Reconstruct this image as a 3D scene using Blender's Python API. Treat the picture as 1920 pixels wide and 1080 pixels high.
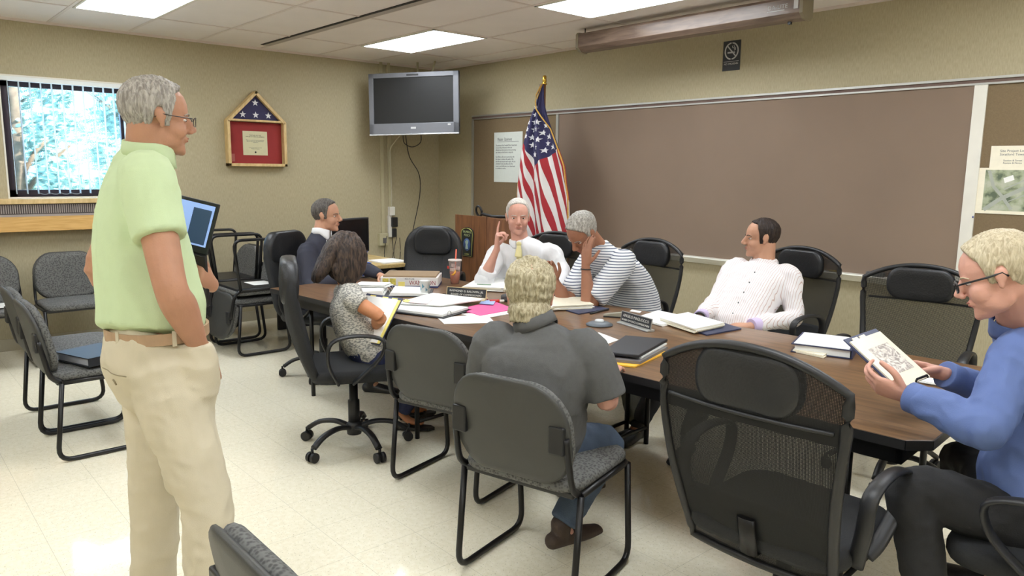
import bpy, bmesh, math, random
import numpy as np
from mathutils import Vector, Matrix, noise
from mathutils.bvhtree import BVHTree

random.seed(7)
for o in list(bpy.data.objects):
    bpy.data.objects.remove(o)
SC = bpy.context.scene
COL = SC.collection
V = Vector
PI = math.pi
R = math.radians

# ------------------------------------------------------------------ camera
cam_data = bpy.data.cameras.new('camera')
cam = bpy.data.objects.new('camera', cam_data)
COL.objects.link(cam)
cam_data.sensor_width = 36
cam_data.lens = 1401.0 / 1920 * 36
cam_data.clip_start = 0.05
cam_data.clip_end = 200
cam_yaw, cam_pitch, cam_roll = R(48.51), R(8.887), R(0.66)
_f = V((-math.sin(cam_yaw) * math.cos(cam_pitch), math.cos(cam_yaw) * math.cos(cam_pitch), -math.sin(cam_pitch)))
_r0 = V((math.cos(cam_yaw), math.sin(cam_yaw), 0))
_u0 = _r0.cross(_f)
_r = _r0 * math.cos(cam_roll) + _u0 * math.sin(cam_roll)
_u = _u0 * math.cos(cam_roll) - _r0 * math.sin(cam_roll)
cam.matrix_world = Matrix(((_r.x, _u.x, -_f.x, 7.419), (_r.y, _u.y, -_f.y, -5.3625), (_r.z, _u.z, -_f.z, 1.55), (0, 0, 0, 1)))
SC.camera = cam

# ------------------------------------------------------------------ world, sun, exposure
world = bpy.data.worlds.new('sky')
SC.world = world
world.use_nodes = True
wn = world.node_tree.nodes
wn.clear()
wo = wn.new('ShaderNodeOutputWorld')
wb = wn.new('ShaderNodeBackground')
wb.inputs['Color'].default_value = (0.36, 0.66, 1.0, 1)
wb.inputs['Strength'].default_value = 6.5
world.node_tree.links.new(wb.outputs[0], wo.inputs[0])
sun_data = bpy.data.lights.new('sun', 'SUN')
sun_data.energy = 24.0
sun_data.angle = R(1.0)
sun_data.color = (1.0, 0.95, 0.85)
sun = bpy.data.objects.new('sun', sun_data)
COL.objects.link(sun)
sun.rotation_euler = (R(-35), R(38), 0)      # shines down and towards -x, onto the side of the trees seen from indoors
LAMP = 15.0                                    # emission of the ceiling troffers
SC.view_settings.view_transform = 'Standard'
SC.view_settings.look = 'None'
SC.view_settings.exposure = 0.0
SC.view_settings.gamma = 1.0
SC.view_settings.use_curve_mapping = False

# ------------------------------------------------------------------ materials
def lin(c):
    return tuple((x / 255 / 12.92) if x / 255 <= 0.04045 else ((x / 255 + 0.055) / 1.055) ** 2.4 for x in c)

MATS = {}
def M(name, col, rough=0.55, metal=0.0, var=None, bump=None, coat=0.0, emit=None, spec=0.5, sheen=0.0):
    """col: sRGB 0-255; var=(scale, amount, stretch xyz) mottles the colour; bump=(scale, strength, stretch)"""
    if name in MATS:
        return MATS[name]
    m = bpy.data.materials.new(name)
    m.use_nodes = True
    nt = m.node_tree
    b = nt.nodes['Principled BSDF']
    c = lin(col) + (1,)
    b.inputs['Base Color'].default_value = c
    b.inputs['Roughness'].default_value = rough
    b.inputs['Metallic'].default_value = metal
    b.inputs['Specular IOR Level'].default_value = spec
    b.inputs['Coat Weight'].default_value = coat
    b.inputs['Sheen Weight'].default_value = sheen
    tc = nt.nodes.new('ShaderNodeTexCoord')
    def noisy(scale, stretch):
        mp = nt.nodes.new('ShaderNodeMapping')
        mp.inputs['Scale'].default_value = stretch
        nt.links.new(tc.outputs['Object'], mp.inputs['Vector'])
        n = nt.nodes.new('ShaderNodeTexNoise')
        n.inputs['Scale'].default_value = scale
        n.inputs['Detail'].default_value = 4
        nt.links.new(mp.outputs[0], n.inputs['Vector'])
        return n
    if var:
        sc, am = var[0], var[1]
        n = noisy(sc, var[2] if len(var) > 2 else (1, 1, 1))
        r = nt.nodes.new('ShaderNodeMapRange')
        r.inputs[1].default_value = 0.3
        r.inputs[2].default_value = 0.7
        r.inputs[3].default_value = 1 - am
        r.inputs[4].default_value = 1 + am
        nt.links.new(n.outputs['Fac'], r.inputs[0])
        mx = nt.nodes.new('ShaderNodeVectorMath')
        mx.operation = 'SCALE'
        mx.inputs[0].default_value = c[:3]
        nt.links.new(r.outputs[0], mx.inputs['Scale'])
        nt.links.new(mx.outputs[0], b.inputs['Base Color'])
    if bump:
        n = noisy(bump[0], bump[2] if len(bump) > 2 else (1, 1, 1))
        bp = nt.nodes.new('ShaderNodeBump')
        bp.inputs['Strength'].default_value = bump[1]
        bp.inputs['Distance'].default_value = 0.005
        nt.links.new(n.outputs['Fac'], bp.inputs['Height'])
        nt.links.new(bp.outputs[0], b.inputs['Normal'])
    if emit:
        b.inputs['Emission Color'].default_value = lin(emit[0]) + (1,)
        b.inputs['Emission Strength'].default_value = emit[1]
    MATS[name] = m
    return m

def nodes_of(m):
    nt = m.node_tree
    return nt, nt.nodes, nt.links, nt.nodes['Principled BSDF']

def math_node(nt, op, a, b=None):
    n = nt.nodes.new('ShaderNodeMath')
    n.operation = op
    for i, x in enumerate((a, b)):
        if x is None:
            continue
        if isinstance(x, (int, float)):
            n.inputs[i].default_value = x
        else:
            nt.links.new(x, n.inputs[i])
    return n.outputs[0]

def mix_col(nt, fac, c1, c2):
    n = nt.nodes.new('ShaderNodeMix')
    n.data_type = 'RGBA'
    nt.links.new(fac, n.inputs[0])
    for i, c in ((6, c1), (7, c2)):
        if isinstance(c, tuple):
            n.inputs[i].default_value = lin(c) + (1,)
        else:
            nt.links.new(c, n.inputs[i])
    return n.outputs[2]

def coord(nt, kind='Object'):
    tc = nt.nodes.new('ShaderNodeTexCoord')
    sp = nt.nodes.new('ShaderNodeSeparateXYZ')
    nt.links.new(tc.outputs[kind], sp.inputs[0])
    return tc, sp

def stripes_mat(name, axis, period, duty, c1, c2, rough=0.8, axis2=None, period2=None, c3=None, bend=0.0):
    """stripes woven into cloth, crossing the given object axis"""
    m = M(name, c1, rough, bump=(60, 0.15))
    nt, ns, ls, b = nodes_of(m)
    tc, sp = coord(nt)
    x = sp.outputs[axis]
    if bend:
        nz = ns.new('ShaderNodeTexNoise')
        nz.inputs['Scale'].default_value = 6
        ls.new(tc.outputs['Object'], nz.inputs['Vector'])
        x = math_node(nt, 'ADD', x, math_node(nt, 'MULTIPLY', nz.outputs['Fac'], bend))
    f = math_node(nt, 'FRACT', math_node(nt, 'DIVIDE', x, period))
    s = math_node(nt, 'LESS_THAN', f, duty)
    col = mix_col(nt, s, c1, c2)
    ls.new(col, b.inputs['Base Color'])
    return m

skin_bump = (90, 0.12)
BLACK_PLASTIC = M('black_plastic', (30, 30, 32), 0.45, bump=(200, 0.05))
BLACK_METAL = M('black_painted_metal', (24, 23, 25), 0.35, 0.2, var=(20, 0.1))
GREY_SHELL = M('grey_plastic_shell', (62, 62, 60), 0.5, bump=(300, 0.1), var=(8, 0.05))
SILVER = M('brushed_aluminium', (190, 190, 186), 0.35, 0.7, var=(40, 0.05, (1, 1, 20)))
WHITE_METAL = M('white_painted_metal', (225, 222, 212), 0.4, var=(10, 0.03))
BLACK_LEATHER = M('black_leather', (32, 33, 36), 0.42, bump=(120, 0.3), var=(12, 0.1))
BLACK_CLOTH = M('black_upholstery', (34, 35, 37), 0.85, bump=(400, 0.3), var=(200, 0.15))
PAPER = M('white_paper', (238, 238, 235), 0.7, var=(30, 0.02))
CREAM_PAPER = M('cream_paper', (238, 231, 210), 0.7, var=(30, 0.03))
YELLOW_PAPER = M('yellow_legal_paper', (240, 226, 130), 0.7, var=(30, 0.03))
INK = M('grey_ink', (105, 108, 110), 0.7, var=(50, 0.1))
DARK_INK = M('black_ink', (40, 40, 44), 0.7, var=(50, 0.1))

# grey patterned upholstery of the guest chairs
FABRIC = M('grey_patterned_fabric', (84, 84, 82), 0.9)
nt, ns, ls, b = nodes_of(FABRIC)
tc = ns.new('ShaderNodeTexCoord')
vo = ns.new('ShaderNodeTexVoronoi')
vo.inputs['Scale'].default_value = 95
ls.new(tc.outputs['Object'], vo.inputs['Vector'])
cr = ns.new('ShaderNodeValToRGB')
cr.color_ramp.elements[0].position = 0.25
cr.color_ramp.elements[0].color = lin((70, 70, 69)) + (1,)
cr.color_ramp.elements[1].position = 0.6
cr.color_ramp.elements[1].color = lin((104, 104, 102)) + (1,)
ls.new(vo.outputs['Distance'], cr.inputs[0])
ls.new(cr.outputs[0], b.inputs['Base Color'])
bp = ns.new('ShaderNodeBump')
bp.inputs['Strength'].default_value = 0.3
bp.inputs['Distance'].default_value = 0.003
ls.new(vo.outputs['Distance'], bp.inputs['Height'])
ls.new(bp.outputs[0], b.inputs['Normal'])

# open black mesh of the office chairs: woven threads with real see-through gaps
MESH = M('black_mesh_fabric', (22, 22, 22), 0.7)
nt, ns, ls, b = nodes_of(MESH)
tc, sp = coord(nt)
gx = math_node(nt, 'FRACT', math_node(nt, 'MULTIPLY', sp.outputs[0], 260))
gz = math_node(nt, 'FRACT', math_node(nt, 'MULTIPLY', sp.outputs[2], 260))
hole = math_node(nt, 'MULTIPLY', math_node(nt, 'GREATER_THAN', gx, 0.38), math_node(nt, 'GREATER_THAN', gz, 0.38))
alpha = math_node(nt, 'SUBTRACT', 1.0, hole)
ls.new(alpha, b.inputs['Alpha'])

def wood(name, c1, c2, scale=6, stretch=(1, 12, 12), rough=0.4, coat=0.0):
    m = M(name, c1, rough, coat=coat)
    nt, ns, ls, b = nodes_of(m)
    tc = ns.new('ShaderNodeTexCoord')
    mp = ns.new('ShaderNodeMapping')
    mp.inputs['Scale'].default_value = stretch
    ls.new(tc.outputs['Object'], mp.inputs[0])
    n = ns.new('ShaderNodeTexNoise')
    n.inputs['Scale'].default_value = scale
    n.inputs['Detail'].default_value = 6
    n.inputs['Distortion'].default_value = 0.6
    ls.new(mp.outputs[0], n.inputs['Vector'])
    r = ns.new('ShaderNodeMapRange')
    r.inputs[1].default_value = 0.35
    r.inputs[2].default_value = 0.65
    ls.new(n.outputs['Fac'], r.inputs[0])
    ls.new(mix_col(nt, r.outputs[0], c1, c2), b.inputs['Base Color'])
    return m
WALNUT = wood('walnut_laminate', (98, 71, 48), (130, 97, 66), 4, (1, 12, 12), 0.3, 0.2)
PODIUM_WOOD = wood('podium_wood', (112, 72, 46), (136, 90, 58), 4, (10, 10, 1), 0.45)
OAK = wood('light_oak', (206, 160, 92), (222, 180, 112), 5, (12, 1, 12), 0.45)
PINE = wood('pale_pine', (200, 170, 116), (218, 190, 138), 6, (6, 6, 2), 0.5)
DESK_WOOD = wood('desk_laminate', (186, 158, 100), (204, 178, 120), 5, (1, 10, 10), 0.4)

# ------------------------------------------------------------------ mesh helpers
def obj(name, bm, mat, parent=None, smooth=False, bevel=0, subsurf=0):
    me = bpy.data.meshes.new(name)
    bmesh.ops.recalc_face_normals(bm, faces=bm.faces)
    bm.to_mesh(me)
    bm.free()
    for m in (mat if isinstance(mat, (list, tuple)) else [mat]):
        me.materials.append(m)
    if smooth:
        for p in me.polygons:
            p.use_smooth = True
    o = bpy.data.objects.new(name, me)
    COL.objects.link(o)
    if parent:
        o.parent = parent
    if bevel:
        md = o.modifiers.new('bevel', 'BEVEL')
        md.width = bevel
        md.segments = 2
        md.limit_method = 'ANGLE'
    if subsurf:
        md = o.modifiers.new('subsurf', 'SUBSURF')
        md.levels = md.render_levels = subsurf
    return o

def tag(o, label=None, cat=None, group=None, kind=None):
    if label: o['label'] = label
    if cat: o['category'] = cat
    if group: o['group'] = group
    if kind: o['kind'] = kind
    return o

def thing(name, label, cat, loc=(0, 0, 0), rz=0.0, group=None):
    o = bpy.data.objects.new(name, None)
    o.empty_display_size = 0.1
    COL.objects.link(o)
    o.location = loc
    o.rotation_euler = (0, 0, rz)
    return tag(o, label, cat, group)

def struct(name, bm, mat, **k):
    o = obj(name, bm, mat, **k)
    o['kind'] = 'structure'
    return o

def nb():
    return bmesh.new()

def box(bm, lo, hi, mi=0, mat=None):
    x0, y0, z0 = lo
    x1, y1, z1 = hi
    vs = [bm.verts.new(p) for p in ((x0, y0, z0), (x1, y0, z0), (x1, y1, z0), (x0, y1, z0), (x0, y0, z1), (x1, y0, z1), (x1, y1, z1), (x0, y1, z1))]
    if mat is not None:
        for v in vs:
            v.co = mat @ v.co
    for q in ((3, 2, 1, 0), (4, 5, 6, 7), (0, 1, 5, 4), (1, 2, 6, 5), (2, 3, 7, 6), (3, 0, 4, 7)):
        f = bm.faces.new([vs[i] for i in q])
        f.material_index = mi
    return bm

def B(lo, hi):
    return box(nb(), lo, hi)

def prism(bm, pts, vec, mi=0):
    """closed solid: polygon pts swept along vec"""
    vec = V(vec)
    a = [bm.verts.new(V(p)) for p in pts]
    c = [bm.verts.new(V(p) + vec) for p in pts]
    n = len(pts)
    fs = [bm.faces.new(a[::-1]), bm.faces.new(c)]
    for i in range(n):
        fs.append(bm.faces.new((a[i], a[(i + 1) % n], c[(i + 1) % n], c[i])))
    for f in fs:
        f.material_index = mi
    return bm

def smooth_path(pts, sub=4, closed=False):
    pts = [V(p) for p in pts]
    n = len(pts)
    if n < 3:
        return pts
    out = []
    rng = n if closed else n - 1
    for i in range(rng):
        if closed:
            p0, p1, p2, p3 = pts[(i - 1) % n], pts[i], pts[(i + 1) % n], pts[(i + 2) % n]
        else:
            p0, p1, p2, p3 = pts[max(i - 1, 0)], pts[i], pts[i + 1], pts[min(i + 2, n - 1)]
        for k in range(sub):
            t = k / sub
            out.append(0.5 * ((2 * p1) + (p2 - p0) * t + (2 * p0 - 5 * p1 + 4 * p2 - p3) * t * t + (3 * p1 - p0 - 3 * p2 + p3) * t ** 3))
    if not closed:
        out.append(pts[-1])
    return out

def round_corners(pts, rad, seg=5, closed=False):
    """polyline with its corners rounded by arcs"""
    pts = [V(p) for p in pts]
    n = len(pts)
    out = []
    for i in range(n):
        if not closed and i in (0, n - 1):
            out.append(pts[i])
            continue
        p, a, c = pts[i], pts[i - 1], pts[(i + 1) % n]
        d1, d2 = (a - p), (c - p)
        r = min(rad, d1.length * 0.45, d2.length * 0.45)
        s, e = p + d1.normalized() * r, p + d2.normalized() * r
        for k in range(seg + 1):
            t = k / seg
            out.append(s * (1 - t) ** 2 + p * 2 * t * (1 - t) + e * t * t)
    return out

def tube(bm, pts, rx, ry=None, side=(0, 0, 1), n=10, closed=False, mi=0, taper=None):
    """sweep an ellipse (rx along side, ry across) along pts"""
    ry = ry or rx
    pts = [V(p) for p in pts]
    side = V(side)
    rings = []
    m = len(pts)
    for i, p in enumerate(pts):
        if closed:
            t = pts[(i + 1) % m] - pts[i - 1]
        else:
            t = pts[min(i + 1, m - 1)] - pts[max(i - 1, 0)]
        t.normalize()
        s = side - t * side.dot(t)
        if s.length < 1e-3:
            s = V((1, 0, 0)) - t * t.x
            if s.length < 1e-3:
                s = V((0, 1, 0)) - t * t.y
        s.normalize()
        w = t.cross(s)
        k = taper[i] if taper else 1.0
        rings.append([bm.verts.new(p + s * math.cos(a) * rx * k + w * math.sin(a) * ry * k) for a in (2 * PI * j / n for j in range(n))])
    rng = m if closed else m - 1
    for i in range(rng):
        A, C = rings[i], rings[(i + 1) % m]
        for j in range(n):
            f = bm.faces.new((A[j], A[(j + 1) % n], C[(j + 1) % n], C[j]))
            f.material_index = mi
            f.smooth = True
    if not closed:
        for rr in (rings[0][::-1], rings[-1]):
            f = bm.faces.new(rr)
            f.material_index = mi
    return bm

def lathe(bm, prof, c=(0, 0, 0), n=24, mi=0):
    """prof: list of (r, z)"""
    c = V(c)
    rings = []
    for r, z in prof:
        if r < 1e-5:
            rings.append([bm.verts.new(c + V((0, 0, z)))])
        else:
            rings.append([bm.verts.new(c + V((r * math.cos(2 * PI * j / n), r * math.sin(2 * PI * j / n), z))) for j in range(n)])
    for A, C in zip(rings, rings[1:]):
        for j in range(n):
            a, b2, c2, d = A[j % len(A)], A[(j + 1) % len(A)], C[(j + 1) % len(C)], C[j % len(C)]
            vs = []
            for v in (a, b2, c2, d):
                if v not in vs:
                    vs.append(v)
            if len(vs) > 2:
                f = bm.faces.new(vs)
                f.material_index = mi
                f.smooth = True
    return bm

def cap_lathe(bm, prof, c=(0, 0, 0), n=24, mi=0):
    return lathe(bm, [(0, prof[0][1])] + list(prof) + [(0, prof[-1][1])], c, n, mi)

def sweep(pts, rx, ry=None, **k):
    return tube(nb(), pts, rx, ry, **k)

def copy_tree(o, parent=None):
    c = o.copy()
    COL.objects.link(c)
    c.parent = parent
    for ch in list(o.children):
        copy_tree(ch, c)
    return c

def place(proto, loc, rz, label, group=None, used=set()):
    o = copy_tree(proto) if proto.name in used else proto
    used.add(proto.name)
    o.location = loc
    o.rotation_euler = (0, 0, rz)
    if label: o['label'] = label
    if group: o['group'] = group
    return o

def text_mesh(name, body, size, mat, parent, mtx, depth=0.0006, align='LEFT', sx=1.0):
    cu = bpy.data.curves.new(name, 'FONT')
    cu.body = body
    cu.size = size
    cu.extrude = depth
    cu.align_x = align
    cu.resolution_u = 2
    t = bpy.data.objects.new(name, cu)
    COL.objects.link(t)
    dg = bpy.context.evaluated_depsgraph_get()
    me = bpy.data.meshes.new_from_object(t.evaluated_get(dg))
    bpy.data.objects.remove(t)
    bpy.data.curves.remove(cu)
    me.name = name
    me.materials.clear()
    me.materials.append(mat)
    me.transform(mtx @ Matrix.Diagonal((sx, 1, 1, 1)))
    o = bpy.data.objects.new(name, me)
    COL.objects.link(o)
    if parent:
        o.parent = parent
    return o

def frame_matrix(origin, xdir, ydir):
    x = V(xdir).normalized()
    y = V(ydir)
    y = (y - x * y.dot(x)).normalized()
    z = x.cross(y)
    m = Matrix.Identity(4)
    for i in range(3):
        m[i][0], m[i][1], m[i][2], m[i][3] = x[i], y[i], z[i], origin[i]
    return m

# ------------------------------------------------------------------ room shell
RX, RY, H = 9.7, -7.4, 2.728
WALL = M('beige_vinyl_wallpaper', (176, 165, 135), 0.75)
nt, ns, ls, b = nodes_of(WALL)
tc = ns.new('ShaderNodeTexCoord')
mp = ns.new('ShaderNodeMapping')
mp.inputs['Scale'].default_value = (60, 60, 9)
ls.new(tc.outputs['Object'], mp.inputs[0])
nz = ns.new('ShaderNodeTexNoise')
nz.inputs['Scale'].default_value = 3
nz.inputs['Detail'].default_value = 5
ls.new(mp.outputs[0], nz.inputs['Vector'])
rr = ns.new('ShaderNodeMapRange')
rr.inputs[1].default_value = 0.3
rr.inputs[2].default_value = 0.7
ls.new(nz.outputs['Fac'], rr.inputs[0])
ls.new(mix_col(nt, rr.outputs[0], (166, 155, 126), (183, 173, 143)), b.inputs['Base Color'])
bp = ns.new('ShaderNodeBump')
bp.inputs['Strength'].default_value = 0.25
bp.inputs['Distance'].default_value = 0.003
ls.new(nz.outputs['Fac'], bp.inputs['Height'])
ls.new(bp.outputs[0], b.inputs['Normal'])

FLOOR = M('cream_vinyl_tile', (240, 234, 212), 0.14, spec=0.5)
nt, ns, ls, b = nodes_of(FLOOR)
tc, sp = coord(nt)
n1 = ns.new('ShaderNodeTexNoise'); n1.inputs['Scale'].default_value = 45; n1.inputs['Detail'].default_value = 3
n2 = ns.new('ShaderNodeTexNoise'); n2.inputs['Scale'].default_value = 140; n2.inputs['Detail'].default_value = 2
for n in (n1, n2):
    ls.new(tc.outputs['Object'], n.inputs['Vector'])
s1 = math_node(nt, 'GREATER_THAN', n2.outputs['Fac'], 0.66)
r1 = ns.new('ShaderNodeMapRange'); r1.inputs[1].default_value = 0.35; r1.inputs[2].default_value = 0.65
ls.new(n1.outputs['Fac'], r1.inputs[0])
base = mix_col(nt, r1.outputs[0], (236, 229, 205), (244, 238, 218))
spk = mix_col(nt, s1, base, (196, 188, 162))
def seam(ch):
    fr = math_node(nt, 'FRACT', math_node(nt, 'DIVIDE', ch, 0.3048))
    return math_node(nt, 'LESS_THAN', fr, 0.006)
sm = math_node(nt, 'MAXIMUM', seam(sp.outputs[0]), seam(sp.outputs[1]))
ls.new(mix_col(nt, sm, spk, (206, 200, 178)), b.inputs['Base Color'])
rn = ns.new('ShaderNodeTexNoise'); rn.inputs['Scale'].default_value = 2.5
ls.new(tc.outputs['Object'], rn.inputs['Vector'])
rrn = ns.new('ShaderNodeMapRange'); rrn.inputs[3].default_value = 0.05; rrn.inputs[4].default_value = 0.14
ls.new(rn.outputs['Fac'], rrn.inputs[0]); ls.new(rrn.outputs[0], b.inputs['Roughness'])

struct('floor', B((-0.2, RY - 0.2, -0.12), (RX + 0.2, 0.2, 0)), FLOOR)
# window wall (x = 0) around the opening
WY0, WY1, WZ0, WZ1 = -4.36, -3.40, 1.29, 2.27
bm = nb()
for lo, hi in (((-0.2, RY, 0), (0, WY0, H)), ((-0.2, WY1, 0), (0, 0, H)), ((-0.2, WY0, 0), (0, WY1, WZ0)), ((-0.2, WY0, WZ1), (0, WY1, H))):
    box(bm, lo, hi)
struct('wall_left', bm, WALL)
struct('wall_back', B((-0.2, 0, 0), (RX + 0.2, 0.2, H)), WALL)
struct('wall_right', B((RX, RY, 0), (RX + 0.2, 0, H)), WALL)
struct('wall_front', B((-0.2, RY - 0.2, 0), (RX + 0.2, RY, H)), WALL)
VINYL = M('beige_vinyl_base', (176, 168, 146), 0.4, var=(10, 0.04))
struct('baseboard_left', B((0.0, RY, 0), (0.008, -0.008, 0.1)), VINYL)
struct('baseboard_back', B((0, -0.008, 0), (RX, 0, 0.1)), VINYL)

# dropped ceiling: mineral tiles in a T-bar grid
TILE = M('ceiling_tile', (238, 230, 226), 0.9, bump=(160, 0.4), var=(3, 0.02))
TBAR = M('ceiling_grid_bar', (224, 212, 206), 0.5, var=(10, 0.02))
bm = nb()
box(bm, (-0.2, RY - 0.2, H), (RX + 0.2, 0.2, H + 0.1), 0)
gx0, gy0 = 0.8509, -0.9394
xs = [gx0 + 1.22 * i for i in range(-1, 8) if 0 < gx0 + 1.22 * i < RX]
ys = [gy0 + 0.61 * j for j in range(1, -12, -1) if RY < gy0 + 0.61 * j < 0]
for x in xs:
    box(bm, (x - 0.012, RY, H - 0.005), (x + 0.012, 0, H + 0.001), 1)
for y in ys:
    box(bm, (0, y - 0.012, H - 0.0045), (RX, y + 0.012, H + 0.001), 1)
for lo, hi in (((0, RY, H - 0.02), (0.02, 0, H)), ((0, -0.02, H - 0.02), (RX, 0, H))):
    box(bm, lo, hi, 1)
struct('ceiling', bm, [TILE, TBAR])

DIFF = M('troffer_diffuser', (255, 255, 255), 0.4, emit=((244, 250, 255), LAMP))
def troffer(i, j, label):
    x, y = gx0 + 1.22 * i, gy0 - 0.61 * j
    t = thing('ceiling_light', label, 'ceiling light', (x + 0.61, y - 0.305, H), 0, 'recessed fluorescent ceiling lights')
    bm = nb()
    w, d = 0.598, 0.293
    for lo, hi in (((-w, -d, -0.012), (w, -d + 0.018, 0)), ((-w, d - 0.018, -0.012), (w, d, 0)), ((-w, -d, -0.012), (-w + 0.018, d, 0)), ((w - 0.018, -d, -0.012), (w, d, 0))):
        box(bm, lo, hi)
    obj('light_frame', bm, WHITE_METAL, t)
    obj('diffuser', B((-w + 0.018, -d + 0.018, -0.009), (w - 0.018, d - 0.018, -0.003)), DIFF, t)
    return t
LL = {(6, 4): 'ceiling light to the right of the viewpoint', (0, 8): 'ceiling light nearest the window wall, left of the viewpoint', (2, 8): 'second ceiling light from the window wall, left of the viewpoint', (4, 8): 'ceiling light right behind the viewpoint', (6, 8): 'ceiling light in the rear corner of the room', (0, 0): 'glowing rectangular ceiling light nearest the wall-mounted television', (0, 4): 'glowing ceiling light above the window wall, at the upper left',
      (2, 0): 'glowing ceiling light beside the projector screen case', (2, 4): 'ceiling light above the middle of the room, near side',
      (4, 0): 'ceiling light above the board end of the room', (4, 4): 'ceiling light above the right end of the table'}
for i in (0, 2, 4, 6):
    for j in (0, 4, 8):
        troffer(i, j, LL.get((i, j), ['ceiling light near the board wall, at its far right end', '', 'ceiling light near the window wall, behind the viewpoint'][0] if (i, j) == (6, 0) else 'ceiling light beside or behind the viewpoint'))

# linear air diffuser let into the ceiling grid
t = thing('air_diffuser', 'long narrow slotted air diffuser set into the ceiling tiles', 'air vent', (0, 0, 0))
ya = -2.16
bm = nb()
box(bm, (0.22, ya - 0.07, H - 0.008), (3.3, ya - 0.008, H))
obj('diffuser_flange', bm, M('greige_metal', (170, 160, 152), 0.5, var=(10, 0.03)), t)
obj('slot', B((0.22, ya - 0.095, H - 0.006), (3.3, ya - 0.07, H + 0.002)), M('dark_slot', (50, 48, 44), 0.8, var=(10, 0.1)), t)

# ------------------------------------------------------------------ window with blinds, trees outside
FRAME_BROWN = M('dark_bronze_frame', (62, 50, 58), 0.4, 0.3, var=(10, 0.05))
bm = nb()
fx = -0.13
for lo, hi in (((fx - 0.04, WY0, WZ0), (fx, WY0 + 0.075, WZ1)), ((fx - 0.04, WY1 - 0.05, WZ0), (fx, WY1, WZ1)),
               ((fx - 0.04, WY0, WZ0), (fx, WY1, WZ0 + 0.055)), ((fx - 0.04, WY0, WZ1 - 0.07), (fx, WY1, WZ1))):
    box(bm, lo, hi)
win = obj('window_1', bm, FRAME_BROWN)
win['kind'] = 'structure'
g = M('window_glass', (235, 245, 250), 0.0)
nt, ns, ls, b = nodes_of(g)
b.inputs['Transmission Weight'].default_value = 1
b.inputs['IOR'].default_value = 1.02
b.inputs['Alpha'].default_value = 0.25
obj('window_pane', B((fx - 0.024, WY0 + 0.07, WZ0 + 0.05), (fx - 0.018, WY1 - 0.045, WZ1 - 0.065)), g, win)
bm = nb()
tr = 0.012
for lo, hi in (((-0.13, WY0 - tr, WZ0 - tr), (0.004, WY0, WZ1 + tr)), ((-0.13, WY1, WZ0 - tr), (0.004, WY1 + tr, WZ1 + tr)),
               ((-0.13, WY0, WZ1), (0.004, WY1, WZ1 + tr)), ((-0.13, WY0, WZ0 - tr), (0.012, WY1, WZ0))):
    box(bm, lo, hi)
obj('window_reveal', bm, WHITE_METAL, win)
bl = thing('vertical_blind', 'white vertical slat blind turned edge-on in the window', 'blinds', (-0.03, 0, 0))
obj('headrail', B((-0.03, WY0 + 0.003, WZ1 - 0.035), (0.035, WY1 - 0.003, WZ1 - 0.001)), M('blind_rail', (228, 232, 230), 0.4, var=(10, 0.02)), bl)
SLAT = M('blind_slat', (214, 220, 222), 0.6, var=(40, 0.03))
for k in range(12):
    y = WY0 + 0.05 + k * 0.079
    bm = nb()
    a = R(94)
    dx, dy = math.sin(a) * 0.04, math.cos(a) * 0.04
    pts = []
    for s in range(-4, 5):
        q = s / 4
        pts.append((q * dx, y + q * dy + (1 - q * q) * 0.006, WZ1 - 0.035))
    pts2 = [(p[0], p[1] + 0.0015, p[2]) for p in pts][::-1]
    prism(bm, pts + pts2, (0, 0, -(WZ1 - WZ0 - 0.06)))
    obj('slat', bm, SLAT, bl)
bm = nb()
for k in range(4):
    y = WY0 + 0.05 + (k + 2) * 0.079
    tube(bm, smooth_path([(0.02, y, WZ0 + 0.035), (0.02, y + 0.03, WZ0 + 0.022), (0.02, y + 0.06, WZ0 + 0.022), (0.02, y + 0.079, WZ0 + 0.035)]), 0.0012, n=5)
obj('bead_chain', bm, SLAT, bl)

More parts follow.
